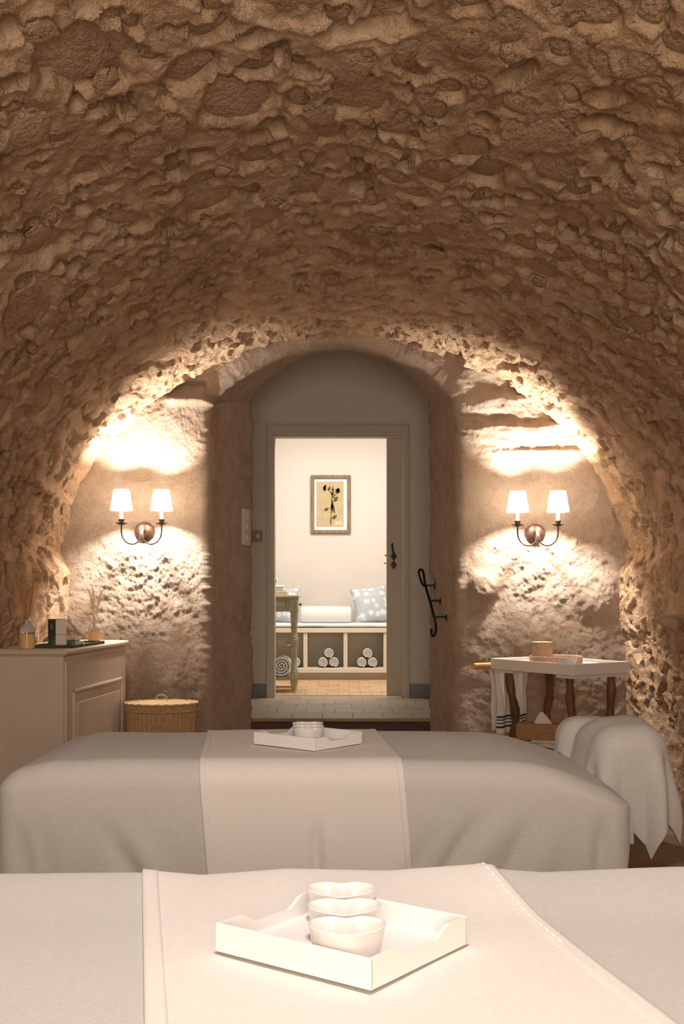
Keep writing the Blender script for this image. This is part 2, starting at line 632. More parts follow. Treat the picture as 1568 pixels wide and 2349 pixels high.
stone_meshes = []
for k in range(14):
    vs, fs = [], []
    n = 9
    off = [random.uniform(0.84, 1.16) for _ in range(n)]
    for ring, (rr, zz) in enumerate(((1.0, -0.5), (0.86, 0.62), (0.45, 0.95))):
        for i in range(n):
            a = 2 * PI * (i + 0.3 * ring) / n
            ex = 2 / 2.8
            x = math.copysign(abs(math.cos(a)) ** ex, math.cos(a))
            y = math.copysign(abs(math.sin(a)) ** ex, math.sin(a))
            o_ = off[i] if ring < 2 else 1
            vs.append((x * rr * o_, y * rr * o_, zz + random.uniform(-.22, .22)))
    vs.append((0, 0, 1.0 + random.uniform(-.2, .2)))
    for ring in (0, 1):
        for i in range(n):
            j = (i + 1) % n
            fs.append((ring * n + i, ring * n + j, ring * n + n + j, ring * n + n + i))
    for i in range(n):
        fs.append((2 * n + i, 2 * n + (i + 1) % n, 3 * n))
    me = bpy.data.meshes.new('stone')
    me.from_pydata(vs, [], fs)
    for p in me.polygons:
        p.use_smooth = True
    me.materials.append(MATS['stone'])
    stone_meshes.append(me)

placed = []
for (s0, y0, ra, rb, rot, dep) in stones:
    i = min(NS - 2, max(1, int(round(s0 / DS))))
    j = int(np.searchsorted(ys, y0))
    p = VP[i, j]
    nx, nz = NR[i]
    n3 = Vector((nx, 0, nz))
    t3 = Vector((-nz, 0, nx))
    t3 = Vector((Q[i + 1][0] - Q[i - 1][0], 0, Q[i + 1][1] - Q[i - 1][1])).normalized()
    c, sn = math.cos(rot), math.sin(rot)
    ax = t3 * c + Vector((0, 1, 0)) * sn
    ay = n3.cross(ax)
    n3 = (n3 + ax * random.gauss(0, .08) + ay * random.gauss(0, .08))
    thick = 0.016
    M = Matrix(((ax.x * ra, ay.x * rb, n3.x * thick, p[0] - n3.x * 0.004),
                (ax.y * ra, ay.y * rb, n3.y * thick, p[1] - n3.y * 0.004),
                (ax.z * ra, ay.z * rb, n3.z * thick, p[2] - n3.z * 0.004), (0, 0, 0, 1)))
    px, py = 784 + p[0] / p[1] * F, HZ - (p[2] - CZ) / p[1] * F
    vis = -40 < px < 1608 and -40 < py < 1700
    size = ra * rb / p[1] ** 2 if vis else -1
    placed.append((size, M, random.choice(stone_meshes)))
placed.sort(key=lambda t: -t[0])
rv, rf = [], []
for k, (size, M, me) in enumerate(placed):
    if k < 300:
        o = bpy.data.objects.new('stone', me)
        COL.objects.link(o)
        o.parent = vault
        o.matrix_local = M
    else:
        n = len(rv)
        rv += [tuple(M @ v.co) for v in me.vertices]
        rf += [tuple(i + n for i in p.vertices) for p in me.polygons]
me = bpy.data.meshes.new('small_stones')
me.from_pydata(rv, [], rf)
for p in me.polygons:
    p.use_smooth = True
rub = link('small_stones', me, 'stone', vault)
rub['kind'] = 'stuff'


# ---- far wall with the arched passage
def bowl(x, z, cx, cz, ax, az):
    return sstep(1.25, 0.45, np.sqrt(((x - cx) / ax) ** 2 + ((z - cz) / az) ** 2))


def wall_h(x, z, detail=True):
    """how far the plaster stands out towards the room"""
    h = 0.02 * fbm(x, 0 * x + 2.2, z, 1.6, 2)
    h = h - 0.080 * bowl(x, z, X(318, WY), Z(1225, WY), 0.46, 0.64)
    h = h - 0.050 * bowl(x, z, X(1238, WY), Z(1225, WY), 0.48, 0.62)
    # bedding layers of rock high on the right
    band = sstep(X(1030, WY), X(1060, WY), x) * sstep(Z(1050, WY), Z(1015, WY), z + 0.05 * x - 0.04)
    zz = z + 0.03 * perlin(x * 3, 0.3, z * 3) - 0.05 * x
    saw = np.mod((zz - 2.06) / 0.17, 1.0)
    h = h + band * (0.030 * sstep(0, 0.8, saw) * sstep(1.0, 0.8, saw) + 0.006 + 0.012 * fbm(x, 0 * x, z * 3, 6, 2))
    # ledge high on the left
    lb = sstep(X(370, WY), X(395, WY), x) * sstep(X(478, WY), X(462, WY), x)
    h = h - lb * 0.05 * sstep(Z(914, WY), Z(908, WY), z) * sstep(Z(870, WY), Z(885, WY), z)
    h = h + lb * 0.03 * sstep(Z(935, WY), Z(915, WY), z) * sstep(Z(908, WY), Z(914, WY), z)
    # hollow above the left sconce
    h = h - 0.025 * bowl(x, z, X(310, WY), Z(1085, WY), 0.10, 0.045)
    # boulder and ridges on the right
    h = h + 0.055 * bowl(x, z, X(1108, WY), Z(1345, WY), 0.10, 0.10)
    h = h + 0.030 * bowl(x, z, X(1350, WY), Z(1360, WY), 0.22, 0.16)
    h = h + 0.02 * sstep(0.95, 0.7, z) * (x < 0)
    if detail:
        rough = 0.55 + 0.9 * bowl(x, z, X(330, WY), Z(1340, WY), 0.42, 0.32) + 0.6 * bowl(x, z, X(1280, WY), Z(1300, WY), 0.5, 0.3)
        rough = rough + 0.5 * bowl(x, z, X(1350, WY), Z(1150, WY), 0.2, 0.4)
        h = h + rough * (0.010 * ridged(x, 0 * x + 5.0, z, 7, 3) + 0.006 * fbm(x, 0 * x + 1.1, z, 24, 2) + 0.0055 * fbm(x, 0 * x, z, 60, 1))
    return h


def seg_arch(xl, xr, zs, zc, n):
    xm, hw, r = (xl + xr) / 2, (xr - xl) / 2, zc - zs
    R = (hw * hw + r * r) / (2 * r)
    a0 = math.asin(hw / R)
    a = np.linspace(-a0, a0, n)
    return np.stack([xm + R * np.sin(a), zc - R + R * np.cos(a)], 1)


def outline(xl, xr, z0, zs, zc, nj, na):
    l = np.stack([np.full(nj, xl), np.linspace(z0, zs, nj)], 1)
    r = np.stack([np.full(nj, xr), np.linspace(zs, z0, nj)], 1)
    return np.concatenate([l[:-1], seg_arch(xl, xr, zs, zc, na), r[1:]])


NJ, NA = 270, 200
A1 = outline(-0.775, 0.672, -0.02, 2.40, 2.755, NJ, NA)      # front of the opening
A2 = outline(-0.583, 0.568, -0.02, 2.50, 2.795, NJ, NA)      # back of the opening
UP = 0.427                                                    # upper floor level
ND = 7.33                                                     # back of the passage
sb = np.concatenate([np.linspace(0, 0.345, NJ)[:-1], np.linspace(0.345, 0.655, NA), np.linspace(0.655, 1, NJ)[1:]]) * tot
BO = np.stack([np.interp(sb, SI, Q[:, 0] - NR[:, 0] * 0.05), np.interp(sb, SI, Q[:, 1] - NR[:, 1] * 0.05)], 1)
tt = np.gradient(A1, axis=0)
for _ in range(40):
    tt[1:-1] = (tt[:-2] + tt[1:-1] * 2 + tt[2:]) / 4
tt /= np.linalg.norm(tt, axis=1)[:, None]
nn = np.stack([-tt[:, 1], tt[:, 0]], 1)                        # away from the opening
rr = 0.075
edge = A1 + nn * rr
rows = []
NW = 165
top_lim = np.clip(np.linalg.norm(BO - A1, axis=1) / 0.35, 0, 1)
for k in range(NW):
    t = k / (NW - 1)
    p = BO * (1 - t) + edge * t
    rows.append(np.stack([p[:, 0], np.full(len(p), WY), p[:, 1]], 1))
W = np.stack(rows, 1)
hh = wall_h(W[..., 0], W[..., 2])
fade = top_lim[:, None]
W[..., 1] -= hh
e_y = W[:, -1, 1].copy()
rows = []
for k in range(1, 9):
    a = k / 8 * PI / 2
    p = A1 + nn * rr * (1 - math.sin(a))
    rows.append(np.stack([p[:, 0], e_y + rr * (1 - math.cos(a)), p[:, 1]], 1))
n_in = 44
for k in range(1, n_in + 1):
    t = k / n_in
    p = A1 * (1 - t) + A2 * t
    rows.append(np.stack([p[:, 0], (e_y + rr) * (1 - t) + ND * t, p[:, 1]], 1))
RV = np.stack(rows, 1)
rn = 0.006 * fbm(RV[..., 0], RV[..., 1], RV[..., 2], 5, 3) + 0.004 * fbm(RV[..., 0], RV[..., 1], RV[..., 2], 26, 2)
RV[..., 0] += nn[:, 0][:, None] * rn * 2.0
RV[..., 2] += nn[:, 1][:, None] * rn * 2.0
rows = []
for k in range(1, 13):
    p = A2 + nn * 0.06 * k
    q = np.stack([p[:, 0], np.full(len(p), ND + 0.012), p[:, 1]], 1)
    rows.append(q)
BK = np.stack(rows, 1)
WALL = np.concatenate([W, RV, BK], 1)
wall_far = struct(grid('wall_back', WALL, 'plaster', flip=True))
wall_far['label'] = 'rough plastered end wall with a deep arched passage'

# plain walls and floors
struct(one('wall_front', 'rear_plaster', None, 'box', (0, Y0 - 0.05, 1.45), (4.2, 0.1, 3.1), 0))
floor = struct(one('floor', 'cellar_floor', None, 'box', (0, 2.85, -0.06), (4.4, 9.1, 0.12), 0))

# ---- antechamber beyond the passage
DW = 8.84
AX0, AX1, AZ = -1.25, 1.22, 3.25
struct(one('wall_left', 'smooth_plaster', None, 'box', (AX0 - 0.05, 8.09, 1.85), (0.1, 1.5, 2.95), 0))
struct(one('wall_right', 'smooth_plaster', None, 'box', (AX1 + 0.05, 8.09, 1.85), (0.1, 1.5, 2.95), 0))
b = MB().box((0, 8.09, AZ + 0.05), (2.7, 1.52, 0.1), 0)
struct(b.build('ceiling_antechamber', 'smooth_plaster'))
b = MB().box((0, ND + 0.04, 3.05), (2.7, 0.05, 0.44), 0)
b.box((-1.24, ND + 0.04, 1.6), (0.5, 0.05, 3.2), 0).box((1.21, ND + 0.04, 1.6), (0.5, 0.05, 3.2), 0)
struct(b.build('wall_passage', 'rear_plaster'))
OX0, OX1, OZ = -0.541, 0.480, Z(998, DW)                       # door opening
b = MB()
WT = 0.16
b.box(((AX0 - 0.1 + OX0) / 2, DW + WT / 2, 1.85), (OX0 - AX0 + 0.1, WT, 2.9), 0)
b.box(((AX1 + 0.1 + OX1) / 2, DW + WT / 2, 1.85), (AX1 + 0.1 - OX1, WT, 2.9), 0)
b.box(((OX0 + OX1) / 2, DW + WT / 2, (OZ + 3.3) / 2), (OX1 - OX0, WT, 3.3 - OZ), 0)
struct(b.build('wall_door', 'smooth_plaster'))

# upper floor of stone tiles
fl = struct(one('floor_antechamber', 'grout', None, 'box', (0, (ND + 0.06 + DW + 0.16) / 2, UP - 0.05), (2.44, DW + 0.10 - ND, 0.09), 0))
tm = MB().box((0, 0, 0), (0.197, 0.297, 0.012), 0.002)
proto = None
for r in range(6):
    y = ND + 0.06 + 0.15 + r * 0.30
    for c in range(-6, 7):
        x = c * 0.2 + (0.05 if r % 2 else -0.03)
        if abs(x) > 1.15 or y + 0.15 > DW + 0.17:
            continue
        if proto is None:
            proto = tm.build('tile', 'stone_tile', fl)
            o = proto
        else:
            o = proto.copy(); COL.objects.link(o); o.parent = fl
        o.location = (x, y, UP - 0.004)

# wooden step below the passage
st = thing('wooden_step', 'dark stained wooden step with pale nosing below the arched passage', 'step', (0, ND, 0))
one('nosing', 'nosing_wood', st, 'box', (-0.007, 0.03, UP - 0.006), (1.15, 0.07, 0.022), 0.005)
one('riser_board', 'dark_wood', st, 'box', (-0.007, 0.02, UP - 0.060), (1.165, 0.03, 0.082), 0.002)
one('riser_board', 'dark_wood', st, 'box', (-0.007, 0.026, UP - 0.145), (1.165, 0.03, 0.085), 0.002)
one('tread', 'dark_wood', st, 'box', (-0.007, -0.10, 0.215), (1.165, 0.28, 0.03), 0.006)
one('riser_board', 'dark_wood', st, 'box', (-0.007, -0.22, 0.105), (1.165, 0.03, 0.21), 0.002)

# grey-blue skirting
for nm, a, c in (('baseboard_left', AX0, -0.592), ('baseboard_right', 0.524, AX1)):
    struct(one(nm, 'blue_grey_paint', None, 'box', ((a + c) / 2, DW - 0.008, UP + 0.053), (c - a, 0.018, 0.106), 0.003))

# door casing
tr = struct(thing('trim_1', 'greige painted door casing', 'door frame', (0, DW, UP)))
del tr['category']
fx0, fx1, fz = X(611, DW), X(938, DW), Z(974, DW) - UP
oz = OZ - UP
for x0, x1 in ((fx0, OX0), (OX1, fx1)):
    one('jamb', 'frame_paint', tr, 'box', ((x0 + x1) / 2, -0.012, fz / 2), (x1 - x0, 0.03, fz), 0.004)
one('head', 'frame_paint', tr, 'box', ((fx0 + fx1) / 2, -0.012, (oz + fz) / 2), (fx1 - fx0 - 0.002, 0.028, fz - oz), 0.004)
# raised outer moulding
for x in (fx0 + 0.006, fx1 - 0.006):
    one('moulding', 'frame_paint', tr, 'box', (x, -0.026, fz / 2), (0.014, 0.022, fz), 0.005)
one('moulding', 'frame_paint', tr, 'box', ((fx0 + fx1) / 2, -0.026, fz - 0.006), (fx1 - fx0, 0.022, 0.014), 0.005)
for x in (OX0 + 0.008, OX1 - 0.006):
    one('stop', 'frame_paint', tr, 'box', (x, 0.08, oz / 2), (0.016, 0.17, oz), 0.003)
one('stop', 'frame_paint', tr, 'box', ((OX0 + OX1) / 2, 0.05, oz - 0.008), (OX1 - OX0, 0.10, 0.016), 0.003)

# sliding door half drawn out of its pocket
dr = struct(thing('door_1', 'painted sliding door leaf drawn partly out of its pocket', 'door', (X(886, 8.94), 8.94, UP)))
del dr['category']
one('leaf', 'door_paint', dr, 'box', (0.45, 0, oz / 2 - 0.002), (0.9, 0.04, oz - 0.006), 0.003)
hd = one('handle', 'old_iron', dr, 'tube', [(0.055, -0.03, Z(1280, 8.9) - UP), (0.055, -0.05, Z(1272, 8.9) - UP), (0.048, -0.052, Z(1262, 8.9) - UP),
         (0.042, -0.05, Z(1254, 8.9) - UP), (0.043, -0.046, Z(1248, 8.9) - UP), (0.050, -0.046, Z(1246, 8.9) - UP)], [.006, .008, .008, .008, .009, .006], 8, smooth=60)
for py in (1276, 1296):
    one('handle_plate', 'old_iron', dr, 'prism', [(0, -.038), (.026, 0), (0, .038), (-.026, 0)], 0.006,
        M=Matrix.Translation((0.056, -0.026, Z(py, 8.9) - UP)) @ Matrix.Rotation(PI / 2, 4, 'X'), smooth=30)
    one('keyhole_boss', 'old_iron', dr, 'tube', [(0.056, -0.026, Z(py, 8.9) - UP), (0.056, -0.040, Z(py, 8.9) - UP)], 0.009, 10)
one('latch', 'old_iron', dr, 'tube', [(-0.012, 0.045, Z(1274, 8.98) - UP), (0.01, 0.045, Z(1274, 8.98) - UP), (0.03, 0.02, Z(1276, 8.98) - UP)], 0.006, 8)
one('latch', 'old_iron', dr, 'tube', [(-0.018, 0.045, Z(1292, 8.98) - UP), (0.03, 0.02, Z(1292, 8.98) - UP)], 0.004, 8)

# light switch on the antechamber wall
sw = thing('light_switch', 'single square light switch on the smooth wall beside the door casing', 'switch', (X(590, DW), DW, Z(1230, DW)))
one('plate', 'switch_grey', sw, 'box', (0, -0.004, 0), (0.078, 0.012, 0.088), 0.003)
one('rocker', 'switch_plate', sw, 'box', (0.004, -0.012, 0), (0.036, 0.010, 0.036), 0.004)
# triple switch on the side of the passage
jd = Vector((A2[0][0] - A1[0][0], ND - (WY + rr), 0)).normalized()
jp = Vector((A1[0][0], WY + rr, 0)) + (Vector((A2[0][0], ND, 0)) - Vector((A1[0][0], WY + rr, 0))) * 0.80
ts = thing('triple_switch', 'tall three-gang switch plate on the side of the arched passage', 'switch', (jp.x + 0.007, jp.y, Z(1209, jp.y)), math.atan2(jd.y, jd.x))
one('plate', 'switch_plate', ts, 'box', (0, 0.0, 0), (0.085, 0.022, 0.232), 0.004)
for k in (-1, 0, 1):
    one('rocker', 'switch_plate', ts, 'box', (0, -0.016, k * 0.071), (0.045, 0.016, 0.045), 0.004)

# handrail on the right side of the passage
hr = thing('handrail', 'short black wrought iron handrail with curled ends beside the step', 'handrail', (0.60, 7.14, 1.2))
rail = [(-0.060, 0.155, 0.085), (-0.078, 0.165, 0.115), (-0.092, 0.168, 0.155), (-0.095, 0.165, 0.182), (-0.085, 0.155, 0.195),
        (-0.07, 0.135, 0.180), (-0.062, 0.11, 0.12), (-0.052, 0.06, 0.06), (-0.036, 0.0, -0.01), (-0.022, -0.06, -0.08),
        (-0.012, -0.115, -0.145), (-0.010, -0.135, -0.185), (-0.018, -0.135, -0.215), (-0.030, -0.12, -0.222), (-0.036, -0.10, -0.205), (-0.033, -0.09, -0.18)]
rail = [(x - 0.01, y, z) for x, y, z in rail]


def smooth_path(pts, n=6):
    P = [Vector(p) for p in pts]
    P = [P[0]] + P + [P[-1]]
    out = []
    for i in range(1, len(P) - 2):
        for k in range(n):
            t = k / n
            a, b_, c, d = P[i - 1], P[i], P[i + 1], P[i + 2]
            out.append(0.5 * ((2 * b_) + (-a + c) * t + (2 * a - 5 * b_ + 4 * c - d) * t * t + (-a + 3 * b_ - 3 * c + d) * t ** 3))
    out.append(P[-2])
    return out


one('rail', 'black_iron', hr, 'tube', smooth_path(rail), 0.0082, 10, smooth=60)
for (fy, fz_) in ((7.25, 1.292), (7.14, 1.195), (7.03, 1.096)):
    t_ = (fy - WY - rr) / (ND - WY - rr)
    wx = 0.672 + (0.568 - 0.672) * t_
    y_, z_ = fy - 7.14, fz_ - 1.2
    rx = np.interp(y_, [-0.115, -0.06, 0, 0.06, 0.11], [-0.022, -0.032, -0.046, -0.062, -0.072])
    rz = np.interp(y_, [-0.115, -0.06, 0, 0.06, 0.11], [-0.145, -0.08, -0.01, 0.06, 0.12])
    br = one('bracket', 'black_iron', hr, 'tube', [(wx - 0.60, y_, z_), (rx + 0.01, y_, z_), (rx, y_, (z_ + rz) / 2), (rx, y_, rz)], 0.0055, 8, smooth=60)
    one('flange', 'black_iron', br, 'lathe', [(0.03, 0), (0.03, 0.004), (0.022, 0.008), (0.008, 0.012)], 20,
        M=Matrix.Translation((wx - 0.60 + 0.004, y_, z_)) @ Matrix.Rotation(-PI / 2, 4, 'Y'), smooth=40)

# ---- room with the bench
BF = 10.6                       # front of the bench
BWY = 11.08                     # wall behind it
BX0, BX1 = -1.15, 1.15
b = MB().box((0, BWY + 0.05, 1.75), (2.6, 0.1, 2.7), 0)
struct(b.build('wall_bench_room', 'cream_plaster'))
b = MB().box((BX0 - 0.05, 10.0, 1.75), (0.1, 2.2, 2.7), 0)
struct(b.build('wall_bench_room_left', 'cream_plaster'))
b = MB().box((BX1 + 0.05, 10.0, 1.75), (0.1, 2.2, 2.7), 0)
struct(b.build('wall_bench_room_right', 'cream_plaster'))
b = MB().box((0, 10.0, 3.1), (2.6, 2.3, 0.1), 0)
struct(b.build('ceiling_bench_room', 'cream_plaster'))
fl2 = struct(one('floor_bench_room', 'grout', None, 'box', (0, 10.05, UP - 0.051), (2.5, 2.2, 0.09), 0))
tm = MB().box((0, 0, 0), (0.176, 0.176, 0.012), 0.003)
proto = None
for r in range(11):
    for c in range(-6, 7):
        x, y = c * 0.18 + (0.09 if r % 2 else 0) - 0.03, 9.10 + r * 0.18
        if abs(x) > 1.05 or y > BF + 0.16:
            continue
        if proto is None:
            proto = tm.build('tile', 'terracotta', fl2); o = proto
        else:
            o = proto.copy(); COL.objects.link(o); o.parent = fl2
        o.location = (x, y, UP - 0.004)
        o.rotation_euler = (0, 0, random.gauss(0, .008))

# bench with cubbies
bs = 245.3
zt, zb, zk = Z(1441, BF) - UP, Z(1541, BF) - UP, 0.0
bn = thing('storage_bench', 'cream built-in bench with open cubbies in the room beyond the doors', 'bench', (0, BF, UP))
divs = [X(605, BF), X(700, BF), X(792, BF), X(884, BF)]
wd = 0.038
one('seat_board', 'cubby_paint', bn, 'box', ((BX0 + BX1) / 2, 0.22, zt - 0.02), (2.28, 0.46, 0.045), 0.004)
one('bottom_rail', 'cubby_paint', bn, 'box', (0, 0.217, zb + 0.012), (2.28, 0.446, 0.045), 0.004)
for x in divs + [X(975, BF), X(512, BF)]:
    one('divider', 'cubby_paint', bn, 'box', (x, 0.222, (zt - 0.043 + zb + 0.035) / 2), (wd, 0.44, zt - zb - 0.076), 0.003)
one('back_panel', 'cubby_paint', bn, 'box', (0, 0.40, (zt + zb) / 2), (2.26, 0.02, zt - zb - 0.03), 0)
one('kick_board', 'cubby_paint', bn, 'box', (0, 0.10, zb / 2 - 0.01), (2.26, 0.02, zb - 0.0), 0)
# seat pad
n = 70
u = np.linspace(-1.12, 0.98, n)
vv = np.linspace(0, 2 * PI, 29)[:-1]
P = np.zeros((n, 28, 3))
for i in range(n):
    for j, a in enumerate(vv):
        c, s_ = math.cos(a), math.sin(a)
        y = 0.22 + 0.235 * math.copysign(abs(c) ** .35, c)
        z = zt + 0.003 + 0.022 + 0.021 * math.copysign(abs(s_) ** .6, s_) + 0.006 * perlin(u[i] * 5, 0.4 * c, 3.1 + s_ * .3)
        P[i, j] = (u[i], BF + y, UP + z)
pad = grid('seat_pad', np.transpose(P, (1, 0, 2))[::-1], 'bench_linen', None, closed=True)
tag(pad, 'thin rumpled white seat pad on the storage bench', 'seat pad')
PADZ = UP + zt + 0.045


def spiral_roll(name, r, length, parent=None, turns=3.2, m='white_towel', squash=1.0, seg=64, ph=0.0):
    """a rolled towel: a thick spiral extruded along Y, resting on z=0"""
    th = r / (turns + 0.45)
    pts_o, pts_i = [], []
    for k in range(seg + 1):
        t = k / seg
        a = ph - 2 * PI * turns * t
        ro = r - th * turns * (1 - t) * 1.0
        ro = max(ro, th * 0.55)
        pts_o.append((ro * math.cos(a), r * squash + ro * math.sin(a) * squash))
        ri = max(ro - th * 0.80, 0.002)
        pts_i.append((ri * math.cos(a), r * squash + ri * math.sin(a) * squash))
    poly = pts_o + pts_i[::-1]
    n = len(poly)
    L = [0, 0.012, length - 0.012, length]
    sh = [0.90, 1, 1, 0.90]
    vs, fs = [], []
    for l_, s_ in zip(L, sh):
        m_ = len(pts_o)
        for i, (x, z) in enumerate(poly):
            j = i if i < m_ else n - 1 - i
            cx = (pts_o[j][0] + pts_i[j][0]) / 2; czz = (pts_o[j][1] + pts_i[j][1]) / 2
            vs.append((cx + (x - cx) * (s_ if s_ == 1 else 0.55), l_, czz + (z - czz) * (1 if s_ == 1 else 0.55)))
    for l_ in range(3):
        for i in range(n):
            j = (i + 1) % n
            fs.append((l_ * n + i, l_ * n + j, (l_ + 1) * n + j, (l_ + 1) * n + i))
    m_ = len(pts_o)
    for i in range(m_ - 1):
        a, b_, c, d = i, i + 1, n - 2 - i, n - 1 - i
        fs.append((a, d, c, b_))
        fs.append((3 * n + a, 3 * n + b_, 3 * n + c, 3 * n + d))
    b = MB(); b.v = vs; b.f = fs
    return b.build(name, m, parent, smooth=50)


cub_z = UP + zb + 0.035
R0 = 0.050
src = None
for cx, where in ((X(752, BF), 'middle'), (X(841, BF), 'sliding-door')):
    for (dx, dz, pos) in ((-R0 * 1.03, 0, 'low'), (R0 * 1.03, 0, 'low'), (0.005, R0 * 1.72, 'top')):
        if src is None:
            src = spiral_roll('rolled_towel', R0, 0.26); o = src
        else:
            o = src.copy(); COL.objects.link(o)
        o.location = (cx + dx, BF + 0.03, cub_z + dz + 0.001)
        o.rotation_euler = (0, 0, random.gauss(0, .02))
        cub = {'middle': 'in the cubby below the white bolster', 'sliding-door': 'in the cubby beside the sliding door'}[where]
        lab = 'rolled white towel on top of its pile ' if pos == 'top' else ('lower rolled white towel on the console side ' if dx < 0 else 'lower rolled white towel away from the console ')
        tag(o, lab + cub, 'towel', 'rolled towels in the bench cubbies')
o = src.copy(); COL.objects.link(o)
o.location = (X(676, BF), BF + 0.03, cub_z + 0.001)
tag(o, 'small rolled white towel in the cubby half hidden behind the console leg', 'towel', 'rolled towels in the bench cubbies')

# white bolster
bo = thing('bolster', 'long white rolled bolster lying on the bench seat', 'bolster', (X(747, 10.8), 10.80, PADZ - 0.004))
prof = [(0.001, -0.243), (0.05, -0.243), (0.070, -0.236), (0.081, -0.22), (0.083, -0.1), (0.082, 0.1), (0.081, 0.22), (0.070, 0.236), (0.05, 0.243), (0.001, 0.243)]
one('cover', 'white_towel', bo, 'lathe', prof, 36, M=Matrix.Translation((0, 0, 0.08)) @ Matrix.Rotation(PI / 2, 4, 'Y'), smooth=60)


def cushion(name, label, loc, size, rot, m='dotted_fabric'):
    n = 26
    t = np.linspace(-1, 1, n)
    U, V = np.meshgrid(t, t, indexing='ij')
    pin = 1 - 0.10 * (1 - np.abs(U) ** 2 * 0 - (U ** 2)) * (np.abs(V) ** 6) - 0
    xx = U * (1 - 0.09 * (1 - V ** 2)) * size / 2
    zz = V * (1 - 0.09 * (1 - U ** 2)) * size / 2
    th = 0.085 * np.power(np.clip((1 - U ** 2) * (1 - V ** 2), 0, 1), 0.42)
    th = th * (1 + 0.18 * fbm(U, V, U * 0 + loc[0] * 7, 1.3, 2)) + 0.002
    r = thing(name, label, 'cushion', loc)
    r.rotation_euler = rot
    front = np.stack([xx, -th, zz], -1)
    back = np.stack([xx, th, zz], -1)
    b = MB()
    for Pn, fl_ in ((front, False), (back, True)):
        base = len(b.v)
        b.v += [tuple(p) for p in Pn.reshape(-1, 3)]
        for i in range(n - 1):
            for j in range(n - 1):
                f = (base + i * n + j, base + (i + 1) * n + j, base + (i + 1) * n + j + 1, base + i * n + j + 1)
                b.f.append(f[::-1] if fl_ else f)
    me = bpy.data.meshes.new('cover'); me.from_pydata(b.v, [], b.f)
    bm = bmesh.new(); bm.from_mesh(me); bmesh.ops.remove_doubles(bm, verts=bm.verts, dist=0.0045)
    bmesh.ops.recalc_face_normals(bm, faces=bm.faces); bm.to_mesh(me); bm.free()
    for p in me.polygons:
        p.use_smooth = True
    link('cover', me, m, r)
    edge_pts = [(xx[i, 0], 0, zz[i, 0]) for i in range(n)] + [(xx[-1, j], 0, zz[-1, j]) for j in range(1, n)] + \
               [(xx[i, -1], 0, zz[i, -1]) for i in range(n - 2, -1, -1)] + [(xx[0, j], 0, zz[0, j]) for j in range(n - 2, 0, -1)]
    one('piping', m, r, 'tube', edge_pts + [edge_pts[0]], 0.004, 6, smooth=60)
    return r


cushion('cushion', 'blue-grey cushion with white dots leaning beside the sliding door', (X(850, 10.86), 10.88, PADZ + 0.172), 0.36, (math.radians(-20), math.radians(-6), math.radians(14)))
cushion('cushion', 'blue-grey dotted cushion on the bench behind the console table', (X(640, 10.86), 10.88, PADZ + 0.172), 0.36, (math.radians(-20), math.radians(4), math.radians(-14)))

# picture
pw, ph = 92 / F * BWY, 134 / F * BWY
pf = thing('framed_picture', 'framed pressed flower on tan paper in a weathered wood frame', 'picture', (X(758, BWY), BWY, Z(1157.5, BWY)))
fw = 0.036
for s_ in (-1, 1):
    one('frame_rail', 'picture_wood', pf, 'box', (s_ * (pw / 2 - fw / 2), -0.016, 0), (fw, 0.03, ph), 0.008)
    one('frame_rail', 'picture_wood', pf, 'box', (0, -0.016, s_ * (ph / 2 - fw / 2)), (pw - 0.01, 0.029, fw), 0.008)
one('picture_mat', 'picture_mat', pf, 'box', (0, -0.008, 0), (pw - fw * 1.4, 0.008, ph - fw * 1.4), 0)
qw, qh = 62 / F * BWY, 103 / F * BWY
one('paper', 'picture_paper', pf, 'box', (-0.006, -0.0135, 0.004), (qw, 0.003, qh), 0.001)
pl = MB()


def pq(zx, zy):     # from the zoomed crop of the picture to metres on the paper
    return ((zx - 645) / 3.267 / F * BWY, (1300 - zy) / 3.267 / F * BWY)


MT = Matrix.Translation((0, -0.0155, 0)) @ Matrix.Rotation(PI / 2, 4, 'X')


def leaf(x0, y0, x1, y1, wd_):
    a, c = Vector(pq(x0, y0)), Vector(pq(x1, y1))
    d = c - a
    nrm = Vector((-d.y, d.x)).normalized() * wd_ / 3.267 / F * BWY
    pts = [a, a + d * .25 + nrm * .8, a + d * .5 + nrm, a + d * .78 + nrm * .6, c, a + d * .78 - nrm * .6, a + d * .5 - nrm, a + d * .25 - nrm * .8]
    pl.prism([(p.x, p.y) for p in pts], 0.0012, MT)


stem = [(645, 1455), (648, 1380), (655, 1300), (652, 1250), (662, 1215)]
for (ax_, ay_), (bx_, by_) in zip(stem[:-1], stem[1:]):
    leaf(ax_, ay_ + 6, bx_, by_ - 6, 5)
for l_ in ((650, 1290, 675, 1370, 14), (660, 1270, 655, 1345, 9), (655, 1410, 692, 1380, 13), (595, 1345, 632, 1328, 12), (632, 1328, 652, 1322, 3),
           (668, 1280, 700, 1240, 15), (655, 1255, 680, 1232, 5), (655, 1235, 665, 1195, 11), (655, 1230, 640, 1195, 4), (660, 1240, 700, 1215, 4),
           (625, 1195, 645, 1165, 11), (640, 1205, 620, 1180, 3), (590, 1195, 612, 1150, 10), (588, 1165, 612, 1200, 9), (600, 1205, 603, 1150, 9),
           (660, 1200, 664, 1160, 5), (650, 1190, 672, 1190, 7), (680, 1215, 712, 1180, 14), (682, 1185, 718, 1205, 12), (700, 1222, 702, 1172, 12)):
    leaf(*l_)
pl.build('pressed_flower', 'pressed_plant', pf)
a_ = pq(705, 1440)
one('paper_label', 'paper_label', pf, 'box', (a_[0], -0.0158, a_[1]), (0.072, 0.0016, 0.042), 0)

